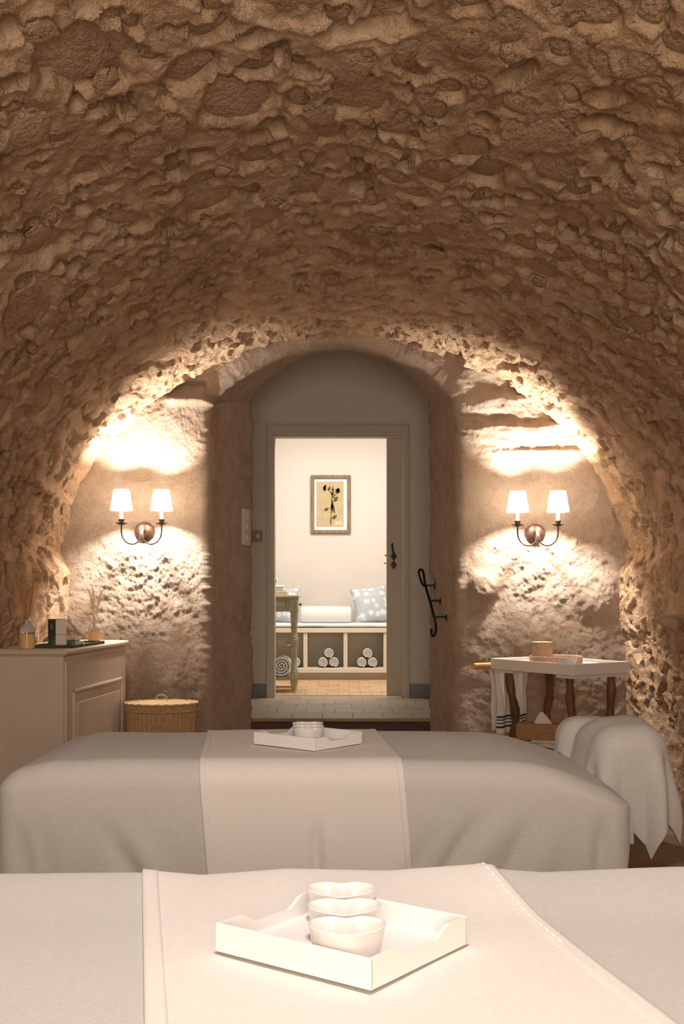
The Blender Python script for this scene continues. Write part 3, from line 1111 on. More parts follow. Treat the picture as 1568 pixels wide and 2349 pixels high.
# console table against the left wall
CY = 9.27
cs = F / CY
ct = thing('console_table', 'weathered grey-green carved console table just inside the door', 'table', (0, CY, UP))
cxr = X(688, CY)
chh = Z(1365, CY) - UP
one('top', 'console_top', ct, 'box', ((BX0 + cxr) / 2, 0.17, chh - 0.010), (cxr - BX0 - 0.02, 0.40, 0.022), 0.005)
ap_t, ap_b = chh - 0.022, Z(1403, CY) - UP
one('apron', 'console_paint', ct, 'box', ((BX0 + cxr) / 2, 0.17, (ap_t + ap_b) / 2), (cxr - BX0 - 0.07, 0.32, ap_t - ap_b), 0.004)
one('apron_moulding', 'console_paint', ct, 'box', ((BX0 + cxr) / 2, 0.165, ap_b + 0.014), (cxr - BX0 - 0.06, 0.345, 0.014), 0.005)
dw_ = one('drawer', 'console_paint', ct, 'box', (cxr - 0.030, 0.17, (ap_t + ap_b) / 2), (0.014, 0.22, 0.075), 0.003)
one('knob', 'old_iron', dw_, 'lathe', [(0.004, 0), (0.004, 0.012), (0.012, 0.018), (0.012, 0.024), (0.003, 0.030)], 12,
    M=Matrix.Translation((cxr - 0.024, 0.17, (ap_t + ap_b) / 2)) @ Matrix.Rotation(PI / 2, 4, 'Y'), smooth=40)
one('apron_panel', 'console_paint', ct, 'box', ((BX0 + cxr) / 2 - 0.02, 0.006, (ap_t + ap_b) / 2 + 0.008), (cxr - BX0 - 0.2, 0.012, 0.05), 0.003)
lx = cxr - 0.055
for (x, y) in ((lx, 0.03), (lx, 0.31), (BX0 + 0.08, 0.03), (BX0 + 0.08, 0.31)):
    q = MB()
    q.box((x, y, (ap_t + ap_b) / 2 - 0.006), (0.058, 0.058, ap_t - ap_b + 0.012), 0.003)
    zm, zs_ = Z(1478, CY) - UP, Z(1560, CY) - UP
    q.lathe([(0.028, zm + 0.04), (0.022, zm + 0.05), (0.026, zm + 0.06), (0.018, zm + 0.07), (0.024, ap_b - 0.05), (0.029, ap_b - 0.035), (0.022, ap_b - 0.022), (0.029, ap_b - 0.008), (0.026, ap_b)], 14, M=Matrix.Translation((x, y, 0)))
    q.box((x, y, zm + 0.012), (0.054, 0.054, 0.06), 0.006)
    q.lathe([(0.022, zs_ + 0.05), (0.027, zs_ + 0.065), (0.018, zs_ + 0.08), (0.022, zm - 0.06), (0.027, zm - 0.04), (0.020, zm - 0.03), (0.026, zm - 0.016)], 14, M=Matrix.Translation((x, y, 0)))
    q.box((x, y, zs_ + 0.02), (0.054, 0.054, 0.065), 0.006)
    q.lathe([(0.014, 0), (0.018, 0.03), (0.024, zs_ - 0.03), (0.026, zs_ - 0.01)], 14, M=Matrix.Translation((x, y, 0)))
    q.build('leg', 'console_paint', ct, smooth=35)
zm = Z(1478, CY) - UP
one('rail', 'console_paint', ct, 'box', ((BX0 + lx) / 2, 0.03, zm + 0.012), (lx - BX0 - 0.1, 0.03, 0.042), 0.005)
one('rail', 'console_paint', ct, 'box', ((BX0 + lx) / 2, 0.31, zm + 0.012), (lx - BX0 - 0.1, 0.03, 0.042), 0.005)
one('shelf', 'console_paint', ct, 'box', ((BX0 + lx) / 2, 0.17, zm - 0.022), (lx - BX0 - 0.02, 0.27, 0.016), 0.003)
zs_ = Z(1557, CY) - UP
one('shelf', 'console_paint', ct, 'box', ((BX0 + lx) / 2, 0.17, zs_), (lx - BX0 + 0.02, 0.30, 0.030), 0.004)
one('foot_rail', 'console_paint', ct, 'box', ((BX0 + lx) / 2, 0.05, Z(1577, CY) - UP), (lx - BX0 - 0.02, 0.02, 0.014), 0.003)
br_ = spiral_roll('rolled_blanket', 0.090, 0.30, None, turns=3.6, ph=0.6)
br_.location = (X(645, 9.3), CY - 0.005, UP + zs_ + 0.014)
tag(br_, 'large rolled white blanket on the lower shelf of the console table', 'blanket')
# tray with towels on the console
tb = tag(MB().box((0, 0, 0.016), (0.20, 0.26, 0.032), 0.004).build('wooden_tray', 'console_top'), 'pale yellow wooden tray on the console table', 'tray')
tb.location = (X(632, 9.4), CY + 0.17, UP + chh + 0.001)
q = MB()
for k in range(2):
    q.box((0, 0, 0.014 + k * 0.024), (0.165 - k * .01, 0.20, 0.024), 0.011)
tw = tag(q.build('folded_towel', 'white_towel', smooth=60), 'folded white towels lying flat in the yellow wooden tray', 'towel')
tw.location = (X(630, 9.4), CY + 0.17, UP + chh + 0.032)
for k, (dx, dz, lab) in enumerate(((-0.02, 0.0, 'rolled white hand towel lying on the folded towels'), (-0.055, 0.07, 'rolled white hand towel balanced on top of another roll'))):
    o = spiral_roll('hand_towel', 0.037, 0.16, None)
    o.location = (X(632, 9.4) + dx, CY + 0.09, UP + chh + 0.081 + dz)
    tag(o, lab, 'towel')


# ================================================================== SCONCES
def sconce(cx_px, cy_px, label, skew):
    d = WY + 0.03
    x0, z0 = X(cx_px, d), Z(cy_px, d)
    yw = WY - float(wall_h(np.array([x0]), np.array([z0]), False)[0])
    t = thing('wall_sconce', label, 'wall lamp', (x0, yw, z0), skew, 'twin-arm wall sconces')
    yo = -0.185
    bp_ = one('back_plate', 'bronze', t, 'lathe', [(0.060, -0.05), (0.061, 0.010), (0.057, 0.018), (0.045, 0.030), (0.025, 0.039), (0.002, 0.042)], 40,
              M=Matrix.Rotation(PI / 2, 4, 'X'), smooth=40)
    one('rim', 'bronze', bp_, 'tube', [(0.060 * math.cos(a), -0.010, 0.060 * math.sin(a)) for a in np.linspace(0, 2 * PI, 41)], 0.004, 8, smooth=60)
    for s_ in (-1, 1):
        one('screw', 'old_iron', bp_, 'tube', [(s_ * 0.057, -0.012, -0.006), (s_ * 0.057, -0.020, -0.006)], 0.004, 8)
    one('stem', 'bronze', t, 'tube', [(0, -0.035, 0.006), (0, -0.15, 0.006), (0, -0.178, -0.010), (0, yo, -0.035), (0, yo, -0.066)], [.011, .012, .012, .014, .019], 10, smooth=60)
    for s_ in (-1, 1):
        cx = s_ * 0.118
        pts = [(s_ * 0.012, yo, -0.060), (s_ * 0.024, yo, -0.072), (s_ * 0.045, yo, -0.082), (s_ * 0.07, yo, -0.081), (s_ * 0.095, yo, -0.066), (s_ * 0.112, yo, -0.040),
               (s_ * 0.118, yo, -0.010), (s_ * 0.118, yo, 0.034)]
        arm = one('arm', 'bronze', t, 'tube', smooth_path(pts, 5), 0.0042, 8, smooth=60)
        one('drip_pan', 'bronze', arm, 'lathe', [(0.004, 0.026), (0.012, 0.030), (0.034, 0.040), (0.036, 0.043), (0.012, 0.041), (0.013, 0.046), (0.019, 0.064), (0.018, 0.064), (0.010, 0.055)], 24,
            M=Matrix.Translation((cx, yo, 0)), smooth=40)
        one('candle_tube', 'candle_tube', arm, 'lathe', [(0.0105, 0.045), (0.0105, 0.135), (0.006, 0.140)], 16, M=Matrix.Translation((cx, yo, 0)), smooth=40)
        sh = one('lamp_shade', 'lamp_shade', t, 'lathe', [(0.066, 0.118), (0.045, 0.240)], 40, M=Matrix.Translation((cx, yo, 0)), cap=False, smooth=60)
        for r_, z_ in ((0.066, 0.118), (0.045, 0.240)):
            one('shade_rim', 'lamp_shade', sh, 'tube', [(cx + r_ * math.cos(a), yo + r_ * math.sin(a), z_) for a in np.linspace(0, 2 * PI, 33)], 0.0015, 6)
        lo = light('sconce_bulb', 'POINT', (cx, yo, 0.185), SCONCE_W, WARM, shadow_soft_size=0.018)
        lo.parent = t
    return t


sconce(329, 1219, 'twin-arm bronze wall sconce with white shades above the painted cabinet', math.radians(4))
sconce(1227, 1223, 'twin-arm bronze wall sconce with white shades above the branch-legged table', math.radians(-4))

# ================================================================== CABINET AND WHAT STANDS ON IT
ce = Vector((0.0908, 0.996, 0)).normalized()
crot = math.atan2(ce.y, ce.x) - PI / 2
cab = thing('cabinet', 'greige painted low cabinet with a raised door panel against the wall', 'cabinet', (-1.357, 5.52, 0), crot)
CL, CW = 1.07, 0.36
one('body', 'cabinet_paint', cab, 'box', (-CW / 2, CL / 2, 0.47), (CW, CL, 0.94), 0.006)
one('worktop', 'cabinet_paint', cab, 'box', (-CW / 2 + 0.006, CL / 2, 0.9555), (CW + 0.032, CL + 0.04, 0.031), 0.010)
# two raised doors on the side facing the room
for k, (y0, y1) in enumerate(((0.02, 1.05),)):
    d0 = one('door', 'cabinet_paint', cab, 'box', (0.004, (y0 + y1) / 2, 0.46), (0.012, y1 - y0, 0.90), 0.002)
    p0, p1 = 0.115, 0.955
    ztop, zbot = 0.755, 0.12
    for (ya, yb, za, zb_) in ((p0, p1, ztop, ztop), (p0, p1, zbot, zbot), (p0, p0, zbot, ztop), (p1, p1, zbot, ztop)):
        one('moulding', 'cabinet_paint', d0, 'box', (0.014, (ya + yb) / 2, (za + zb_) / 2),
            (0.018, abs(yb - ya) + 0.022, abs(zb_ - za) + 0.022), 0.007)
    one('raised_panel', 'cabinet_paint', d0, 'box', (0.009, (p0 + p1) / 2, (ztop + zbot) / 2 - 0.01), (0.018, p1 - p0 - 0.09, ztop - zbot - 0.09), 0.008)
CT = 0.971


def on_cab(px, d):
    return (X(px, d), d, CT)


def diffuser(px, d, s, label, reedmat, oil, seed, frost):
    rnd = random.Random(seed)
    t = thing('reed_diffuser', label, 'diffuser', on_cab(px, d))
    R = 0.037 * s
    prof = [(0.001, 0.003), (R - .004, 0), (R, 0.005), (R, 0.088 * s), (R * .92, 0.100 * s), (R * .5, 0.120 * s), (R * .42, 0.126 * s), (R * .42, 0.142 * s), (R * .47, 0.148 * s), (R * .40, 0.150 * s),
            (R * .35, 0.142 * s), (R * .35, 0.124 * s), (R * .84, 0.098 * s), (R * .91, 0.086 * s), (R * .91, 0.010), (0.001, 0.009)]
    one('bottle', 'bottle_glass', t, 'lathe', prof[2:10] + [(R * .35, 0.142 * s), (R * .91, 0.086 * s), (R * .91, 0.075 * s)], 32, cap=False, smooth=40)
    one('frosted_shoulder', 'frosted_glass', t, 'lathe', [(R + .0006, 0.078 * s), (R + .0006, 0.088 * s), (R * .92 + .0006, 0.1005 * s), (R * .5 + .0006, 0.1206 * s), (R * .42 + .0006, 0.1262 * s)], 32, cap=False, smooth=50)
    one('oil', 'amber_oil', t, 'lathe', [(0.001, 0.0), (R - .003, 0.0), (R + .0004, 0.004), (R + .0004, 0.070 * s), (R - .002, 0.071 * s), (0.001, 0.071 * s)], 32, cap=False, smooth=40)
    for k in range(oil):
        a = 2 * PI * k / oil + rnd.uniform(-.4, .4)
        ln = rnd.uniform(0.19, 0.25) * s if reedmat == 'reed' else rnd.uniform(0.15, 0.19)
        sp = rnd.uniform(0.08, 0.42) if reedmat == 'reed' else rnd.uniform(0.2, 0.5)
        c, s_ = math.cos(a), math.sin(a)
        if c < 0:
            c *= 0.65
        pts = [(-c * R * .5, -s_ * R * .5, 0.015)]
        pts.append((c * R * .15, s_ * R * .15, 0.145 * s))
        x, y, z = c * R * .15, s_ * R * .15, 0.145 * s
        dx = sp
        for j in range(6):
            wv = rnd.uniform(-.22, .22) if reedmat == 'reed' else rnd.uniform(-.06, .06)
            x += c * ln / 6 * (dx + wv); y += s_ * ln / 6 * (dx - wv * .5); z += ln / 6 * 0.95
            pts.append((x, y, z))
        one('reed', reedmat, t, 'tube', pts, 0.0021 * s if reedmat == 'reed' else 0.0025, 6, smooth=60)
    return t


diffuser(62, 5.60, 1.02, 'larger reed diffuser with curly rust-brown reeds beside the green boxes', 'reed', 11, 3, True)
diffuser(216, 6.27, 0.90, 'smaller reed diffuser with straight pale reeds at the cabinet end', 'reed_pale', 6, 9, True)

tr_ = thing('slate_tray', 'flat dark slate tray lying on the painted cabinet', 'tray', (-1.42, 5.90, CT), crot)
q = MB().box((0, 0, 0.003), (0.22, 0.52, 0.006), 0.002)
q.build('base', 'slate', tr_)
for s_ in (-1, 1):
    one('rim', 'slate', tr_, 'box', (s_ * 0.108, 0, 0.009), (0.006, 0.52, 0.012), 0.002)
    one('rim', 'slate', tr_, 'box', (0, s_ * 0.258, 0.009), (0.21, 0.006, 0.012), 0.002)
TZ = CT + 0.006
g1 = thing('marbled_box', 'dark green marbled square carton under another carton', 'box', (X(131, 5.74), 5.74, TZ), math.radians(-40))
one('carton', 'marble_green', g1, 'box', (0, 0, 0.029), (0.066, 0.066, 0.058), 0.0015)
one('side_panel', 'white_card', g1, 'box', (0.0332, 0, 0.029), (0.001, 0.064, 0.056), 0)
g2 = thing('green_box', 'olive green and white carton standing on the marbled carton', 'box', (X(131, 5.74), 5.74, TZ + 0.058), math.radians(-40))
one('carton', 'green_card', g2, 'box', (0, 0, 0.039), (0.066, 0.066, 0.078), 0.0015)
one('side_panel', 'white_card', g2, 'box', (0.0332, 0, 0.039), (0.001, 0.064, 0.076), 0)
lg = MB()
lg.tube([(0.008 * math.cos(a), -0.0336, 0.043 + 0.009 * math.sin(a)) for a in np.linspace(0, 2 * PI, 21)], 0.0016, 6, cap=False)
lg.tube([(0.008, -0.0336, 0.043), (0.007, -0.0336, 0.032), (0.000, -0.0336, 0.025), (-0.006, -0.0336, 0.027)], 0.0016, 6)
lg.build('logo', 'logo_mark', g2, smooth=60)
g3 = thing('flat_green_box', 'flat dark green marbled carton with pale end beneath the soaps', 'box', (X(162, 5.80), 5.80, TZ), math.radians(20))
one('carton', 'marble_green', g3, 'box', (0, 0, 0.011), (0.115, 0.075, 0.022), 0.0015)
one('end_panel', 'pale_green_card', g3, 'box', (0.042, -0.0005, 0.011), (0.046, 0.0765, 0.0224), 0.0015)


def pebble(name, label, loc, s, rz, m):
    n, k = 20, 11
    P = np.zeros((n, k, 3))
    for i in range(n):
        a = 2 * PI * i / n
        for j in range(k):
            e = -PI / 2 + PI * j / (k - 1)
            rr_ = math.cos(e)
            taper = 1 - 0.28 * math.cos(a)
            P[i, j] = (s[0] * rr_ * math.cos(a), s[1] * rr_ * math.sin(a) * taper, s[2] * (1 + math.sin(e)) * (1 + .12 * math.cos(2 * a)))
    o = grid(name, P, m, closed=True)
    o.location = loc
    o.rotation_euler = (0, 0, rz)
    return tag(o, label, 'soap')


pebble('soap', 'smooth peach-coloured oval soap on the flat green carton', (X(153, 5.79), 5.785, TZ + 0.0215), (0.045, 0.029, 0.015), 0.3, 'peach_soap')
pebble('soap', 'cream-coloured oval soap on the flat green carton', (X(173, 5.82), 5.825, TZ + 0.0215), (0.040, 0.024, 0.014), -0.4, 'cream_soap')


# ---- woven round or oval basketry with real relief
def weave(name, rx, ry, z0, z1, m, parent, stakes, rows, amp=0.003, taper=0.0, ex=2.0, lip=0.0):
    nu, nv = stakes * 4, rows * 2 + 1
    P = np.zeros((nu, nv, 3))
    for i in range(nu):
        a = 2 * PI * i / nu
        c, s_ = math.cos(a), math.sin(a)
        cc = math.copysign(abs(c) ** (2 / ex), c); ss = math.copysign(abs(s_) ** (2 / ex), s_)
        for j in range(nv):
            t = j / (nv - 1)
            wv = amp * (0.35 + math.cos(stakes * a)) if j % 2 else amp * (math.cos(stakes * a) - 0.9) * .5
            k = 1 + taper * t
            P[i, j] = ((rx * k + wv) * cc, (ry * k + wv) * ss, z0 + (z1 - z0) * t)
    return grid(name, P, m, parent, closed=True)


bk = thing('wicker_basket', 'oval lidded wicker basket on the floor beside the cabinet', 'basket', (X(370, 6.45), 6.45, 0))
RX, RY, BH = 0.199, 0.15, 0.585
weave('body', RX * 0.93, RY * 0.93, 0.0, BH, 'wicker', bk, 44, 44, 0.0055, 0.06)
one('bottom', 'wicker', bk, 'lathe', [(0.001, 0.004), (0.18, 0.004), (0.18, 0.012), (0.001, 0.012)], 40, sy=0.75, cap=False)
one('body_rim', 'wicker', bk, 'tube', [(RX * math.cos(a), RY * math.sin(a), BH - 0.004) for a in np.linspace(0, 2 * PI, 49)], 0.010, 8, smooth=60)
ld = weave('lid', RX + 0.004, RY + 0.004, BH + 0.004, BH + 0.036, 'wicker', bk, 44, 4, 0.003)
# coiled lid top
nu, nv = 96, 40
P = np.zeros((nu, nv, 3))
for i in range(nu):
    a = 2 * PI * i / nu
    for j in range(nv):
        t = j / (nv - 1)
        hz_ = BH + 0.034 + 0.016 * math.cos(t * PI / 2) + 0.0022 * math.cos(j * PI) * (1 if i % 2 else -1)
        P[i, j] = ((RX + 0.006) * t * math.cos(a), (RY + 0.006) * t * math.sin(a), hz_)
grid('lid_top', P, 'wicker', ld, closed=True)
one('lid_rim', 'wicker', ld, 'tube', [((RX + .006) * math.cos(a), (RY + .006) * math.sin(a), BH + 0.033 + 0.002 * math.cos(24 * a)) for a in np.linspace(0, 2 * PI, 97)], 0.009, 8, smooth=60)
one('handle', 'wicker', ld, 'tube', [(0.036 * math.cos(a), 0, BH + 0.046 + 0.034 * math.sin(a)) for a in np.linspace(0, PI, 15)], 0.005, 8, smooth=60)

# ================================================================== BRANCH-LEGGED TABLE
e1 = Vector((0.54, -0.84, 0)).normalized()
e2 = Vector((0.84, 0.54, 0)).normalized()
FC = Vector((1.179, 5.80, 0))
TL, TW = 0.645, 0.42
ctr = FC - e1 * TL / 2 + e2 * TW / 2
stb = thing('side_table', 'white tray-topped side table on four rustic branch legs', 'table', (ctr.x, ctr.y, 0), math.atan2(e1.y, e1.x))
TT = 0.88
one('table_top', 'white_paint', stb, 'box', (0, 0, TT - 0.026), (TL - 0.02, TW - 0.02, 0.02), 0.002)
for s_ in (-1, 1):
    one('rim', 'white_paint', stb, 'box', (0, s_ * (TW / 2 - 0.008), TT - 0.030), (TL, 0.016, 0.060), 0.002)
    one('rim', 'white_paint', stb, 'box', (s_ * (TL / 2 - 0.008), 0, TT - 0.030), (0.016, TW - 0.03, 0.060), 0.002)
one('apron', 'white_paint', stb, 'box', (0.24, 0, TT - 0.066), (0.12, TW - 0.04, 0.024), 0.002)
one('apron', 'white_paint', stb, 'box', (-0.24, 0, TT - 0.066), (0.12, TW - 0.04, 0.024), 0.002)


def branch(pts, r, seed):
    rnd = random.Random(seed)
    P = smooth_path(pts, 7)
    rad = [r * (1 + 0.14 * math.sin(i * 0.9 + seed) + rnd.uniform(-.08, .08)) for i in range(len(P))]
    b = MB().tube(P, rad, 12)
    for k in range(3):
        i = rnd.randrange(8, len(P) - 3)
        a = rnd.uniform(0, 2 * PI)
        d = Vector((math.cos(a), math.sin(a), 0.4))
        b.tube([P[i], P[i] + d * r * 0.9, P[i] + d * r * 1.18], [r * .7, r * .5, r * .3], 8)
    return b


for (x, y, lean, sd) in ((TL / 2 - 0.08, -TW / 2 + 0.06, (.00, .02, .025), 1), (TL / 2 - 0.08, TW / 2 - 0.06, (.0, -.01, -.005), 2),
                         (-TL / 2 + 0.08, -TW / 2 + 0.06, (.03, .045, .02), 3), (-TL / 2 + 0.08, TW / 2 - 0.06, (.02, -.02, -.04), 4)):
    zt_ = TT - 0.05
    l1, l2, l3 = lean
    br = branch([(x, y, zt_), (x + l1 * .5, y + l1 * .3, .70), (x + l2, y + l1 * .5, .56), (x + l2 * .8, y, .42), (x + l3, y - l2 * .4, .25), (x + l3 * .5, y, .10), (x + l3, y, 0)], 0.0235, sd)
    br.build('leg', 'branch_wood', stb, smooth=60)
one('lower_shelf', 'white_paint', stb, 'box', (0, 0, 0.435), (TL - 0.10, TW - 0.06, 0.022), 0.003)
one('towel_bar', 'bamboo', stb, 'tube', [(-TL / 2 - 0.045, -TW / 2 - 0.085, TT - 0.045), (-TL / 2 - 0.045, TW / 2 - 0.02, TT - 0.045)], 0.018, 16, smooth=60)
for y in (-TW / 2 + 0.03, TW / 2 - 0.06):
    one('bar_bracket', 'bamboo', stb, 'tube', [(-TL / 2 - 0.045, y, TT - 0.045), (-TL / 2 + 0.01, y, TT - 0.045)], 0.009, 8)

# striped towel over the bar
bar0 = ctr + e1 * (-TL / 2 - 0.045)
ht = thing('hand_towel', 'thin white hand towel with dark stripes hanging from the table bar', 'towel', (bar0.x, bar0.y, TT - 0.045), math.atan2(e1.y, e1.x))


def hang(v0, v1, n_u, n_l, dz0, dz1, off):
    us = np.linspace(v0, v1, n_u)
    P = np.zeros((n_u, n_l, 3))
    for i, u_ in enumerate(us):
        for j in range(n_l):
            l_ = dz0 + (dz1 - dz0) * j / (n_l - 1)
            if abs(l_) < 0.03:
                a = l_ / 0.03 * PI / 2
                x, z = -0.022 * math.sin(-a), 0.022 * math.cos(a)
            else:
                x, z = 0.022 * math.copysign(1, l_), -(abs(l_) - 0.03)
            k = min(1, max(0, -z / 0.15))
            x += k * 0.020 * math.sin(u_ * 42 + 0.8) * (1 if x > 0 else .6)
            y = u_ * (1 - 0.10 * k) + 0.004 * k * math.sin(l_ * 30)
            P[i, j] = (x + off * math.copysign(1, l_), y, z)
    return P


solid(grid('cloth', hang(-0.165, 0.10, 60, 60, -0.40, 0.42, 0.0), 'linen', ht), 0.003, 0)
for k in range(4):
    l0 = 0.315 + k * 0.019
    solid(grid('stripe', hang(-0.165, 0.10, 60, 4, -l0 - (0.011 if k in (0, 3) else 0.006), -l0, 0.0022), 'towel_stripe', ht), 0.002, 0)
    solid(grid('stripe', hang(-0.165, 0.10, 60, 4, l0, l0 + (0.011 if k in (0, 3) else 0.006), 0.0022), 'towel_stripe', ht), 0.002, 0)

# rattan things on the table
TS = TT - 0.016
rt = thing('rattan_tray', 'round flat rattan tray on the white side table', 'tray', (X(1274, 6.13), 6.13, TS))
weave('rim', 0.141, 0.141, 0.0, 0.036, 'rattan', rt, 60, 5, 0.002)
weave('rim_inside', 0.134, 0.134, 0.002, 0.036, 'rattan', rt, 60, 5, 0.002)
one('base', 'rattan', rt, 'lathe', [(0.001, 0.001), (0.138, 0.001), (0.138, 0.007), (0.001, 0.007)], 40, cap=False)
one('rim_edge', 'rattan', rt, 'tube', [(0.1375 * math.cos(a), 0.1375 * math.sin(a), 0.036) for a in np.linspace(0, 2 * PI, 61)], 0.005, 8, smooth=60)
rc = thing('rattan_canister', 'round lidded rattan canister with a pointed knob on the rattan tray', 'canister', (X(1243, 6.17), 6.17, TS + 0.007))
weave('body', 0.054, 0.054, 0.0, 0.080, 'rattan', rc, 34, 13, 0.0018)
lc = weave('lid', 0.0565, 0.0565, 0.080, 0.104, 'rattan', rc, 34, 4, 0.0018)
one('lid_top', 'rattan', lc, 'lathe', [(0.057, 0.103), (0.055, 0.107), (0.03, 0.110), (0.001, 0.111)], 32, smooth=50)
one('lid_edge', 'rattan', lc, 'tube', [(0.057 * math.cos(a), 0.057 * math.sin(a), 0.081) for a in np.linspace(0, 2 * PI, 41)], 0.0025, 6, smooth=60)
one('knob', 'rattan', lc, 'lathe', [(0.009, 0.109), (0.011, 0.120), (0.010, 0.130), (0.005, 0.140), (0.0008, 0.148)], 16, smooth=60)
bw = thing('white_bowl', 'small round white bowl beside the rattan tray on the side table', 'bowl', (1.176, 5.925, TS))
one('shell', 'ceramic', bw, 'lathe', [(0.001, 0.0), (0.028, 0.0), (0.046, 0.020), (0.052, 0.042), (0.0495, 0.042), (0.043, 0.022), (0.026, 0.006), (0.001, 0.005)], 36, cap=False, smooth=50)

# on the lower shelf
LZ = 0.446
tbx = thing('tissue_box', 'woven rattan tissue box on the lower shelf of the side table', 'tissue box', (X(1246, 6.10), 6.10, LZ + 0.012), math.radians(-14))
weave('body', 0.142, 0.066, 0.0, 0.082, 'rattan_dark', tbx, 46, 12, 0.002, ex=14)
q = MB().box((0, 0.043, 0.081), (0.278, 0.046, 0.008), 0.002).box((0, -0.043, 0.081), (0.278, 0.046, 0.008), 0.002)
q.box((0.09, 0, 0.081), (0.10, 0.05, 0.008), 0.002).box((-0.09, 0, 0.081), (0.10, 0.05, 0.008), 0.002)
q.build('lid', 'rattan_dark', tbx)
n = 24
P = np.zeros((n, 10, 3))
for i in range(n):
    a = 2 * PI * i / n
    for j in range(10):
        t = j / 9
        r_ = 0.055 * (1 - t) ** .75 + 0.002
        P[i, j] = (r_ * math.cos(a) * 1.0 - 0.012 * t, r_ * math.sin(a) * (0.28 + .1 * math.cos(3 * a)), 0.070 + 0.078 * t)
grid('tissue', P, 'tissue', tbx, closed=True)
fp = tag(MB().box((0, 0, 0.006), (0.20, 0.13, 0.012), 0.004).build('folded_cloth', 'white_towel', smooth=50), 'folded white cloth under the tissue box on the shelf', 'cloth')
fp.location = (X(1262, 6.08), 6.08, LZ)
fp.rotation_euler = (0, 0, math.radians(-14))
bt = thing('small_bottle', 'small bottle with dark base standing behind the bed towels', 'bottle', (X(1338, 6.06), 6.06, LZ))
one('body', 'slate', bt, 'lathe', [(0.001, 0), (0.018, 0), (0.019, 0.09), (0.017, 0.10)], 20, smooth=40)
one('cap', 'white_card', bt, 'lathe', [(0.013, 0.099), (0.013, 0.135), (0.011, 0.14)], 20, smooth=40)


# ================================================================== BEDS
def drape(cx, cy, a, b, z0, ur, vr, nu, nv, r, off=0.0, shear=0.0, fold=None, top=None, flare=0.02, ra=None):
    U, V = np.meshgrid(np.linspace(ur[0], ur[1], nu), np.linspace(vr[0], vr[1], nv), indexing='ij')
    U = U + shear * V
    ar = a - r if ra is None else a - ra
    br_ = b - r
    ex = np.sign(U) * np.maximum(np.abs(U) - ar, 0)
    ey = np.sign(V) * np.maximum(np.abs(V) - br_, 0)
    e = np.sqrt(ex ** 2 + ey ** 2) + 1e-9
    dx, dy = ex / e, ey / e
    arc = r * PI / 2
    out = np.where(e < arc, r * np.sin(np.minimum(e, arc) / r), r + flare * (e - arc))
    down = np.where(e < arc, r * (1 - np.cos(np.minimum(e, arc) / r)), r + (e - arc))
    x = np.clip(U, -ar, ar) + dx * (out + off)
    y = np.clip(V, -br_, br_) + dy * (out + off)
    z = z0 + off * (1 - np.clip(e / arc, 0, 1)) - down
    wx, wy = cx + x, cy + y
    side = sstep(0.03, 0.22, down)
    if fold is not None:
        f = fold(wx, wy, z, dx, dy) * side
        wx = wx + dx * f; wy = wy + dy * f
    if top is not None:
        z = z + top(wx, wy) * (1 - sstep(0.0, 0.12, down) * .7)
    return np.stack([wx, wy, z], -1)


def bed_frame(cx, cy, label, sl=0.0):
    t = thing('massage_table', label, 'massage table', (cx, cy, 0))
    one('mattress', 'cream_padding', t, 'box', (-0.5 * sl, 0, 0.675), (1.80 - sl, 0.74, 0.09), 0.03)
    one('frame', 'table_wood', t, 'box', (0, 0, 0.560), (1.76, 0.68, 0.06), 0.006)
    one('slats', 'table_wood', t, 'box', (-0.5 * sl, 0, 0.612), (1.76 - sl, 0.66, 0.05), 0.006)
    for sx in (-1, 1):
        for sy in (-1, 1):
            one('leg', 'table_wood', t, 'box', (sx * 0.80, sy * 0.29, 0.270), (0.07, 0.07, 0.54), 0.006)
    one('stretcher', 'table_wood', t, 'box', (0, 0, 0.20), (1.55, 0.05, 0.06), 0.005)
    for sx in (-1, 1):
        one('crossbar', 'table_wood', t, 'box', (sx * 0.80, 0, 0.20), (0.05, 0.55, 0.06), 0.005)
    return t


# far bed
FX, FY = -0.085, 3.79
fb = bed_frame(FX, FY, 'massage table under white covers nearer to the arched doorway', 0.38)
one('headrest_board', 'table_wood', fb, 'box', (0.98, 0.12, 0.575), (0.30, 0.30, 0.03), 0.01)


def fold_far(x, y, z, dx, dy):
    f = 0.006 * perlin(x * 5, y * 2, z * 1.6)
    front = dy < -0.3
    def ridge(x0, z0, slope, wdt, amp):
        u_ = (x - x0) - slope * (z0 - z)
        return amp * np.exp(-(u_ / wdt) ** 2) * sstep(z0 + 0.02, z0 - 0.16, z)
    g = -ridge(0.42, .62, -0.55, .030, .022) + ridge(0.50, .62, -0.55, .04, .014)
    g = g - ridge(0.56, .60, -0.40, .028, .016) + ridge(0.64, .60, -.3, .04, .012)
    g = g - ridge(0.78, .66, -0.05, .025, .024) - ridge(0.30, .58, -.6, .03, .010)
    g = g - ridge(-0.075, .60, 0.0, .018, .016) + ridge(-0.03, .6, 0, .03, .008)
    g = g - ridge(-0.72, .58, 0.55, .035, .020) + ridge(-0.64, .58, .5, .04, .012) - ridge(-0.97, .6, .15, .03, .02) - ridge(-.90, .6, .15, .03, .012)
    return f + np.where(front, g, 0.010 * np.sin(y * 24 + 1) + f)


def top_far(x, y):
    t = 0.005 * perlin(x * 3.3, y * 3, 0.5) + 0.008 * perlin(x * 1.6, y * 2, 4.5)
    t = t - 0.100 * sstep(0.42, 0.92, x) ** 1.6
    t = t - 0.035 * sstep(-0.85, -1.06, x) - 0.015 * sstep(0.60, 0.92, x) * sstep(3.62, 3.36, y)
    t = t + 0.012 * np.exp(-(((x - .34) / .18) ** 2 + ((y - 3.95) / .2) ** 2))
    return t


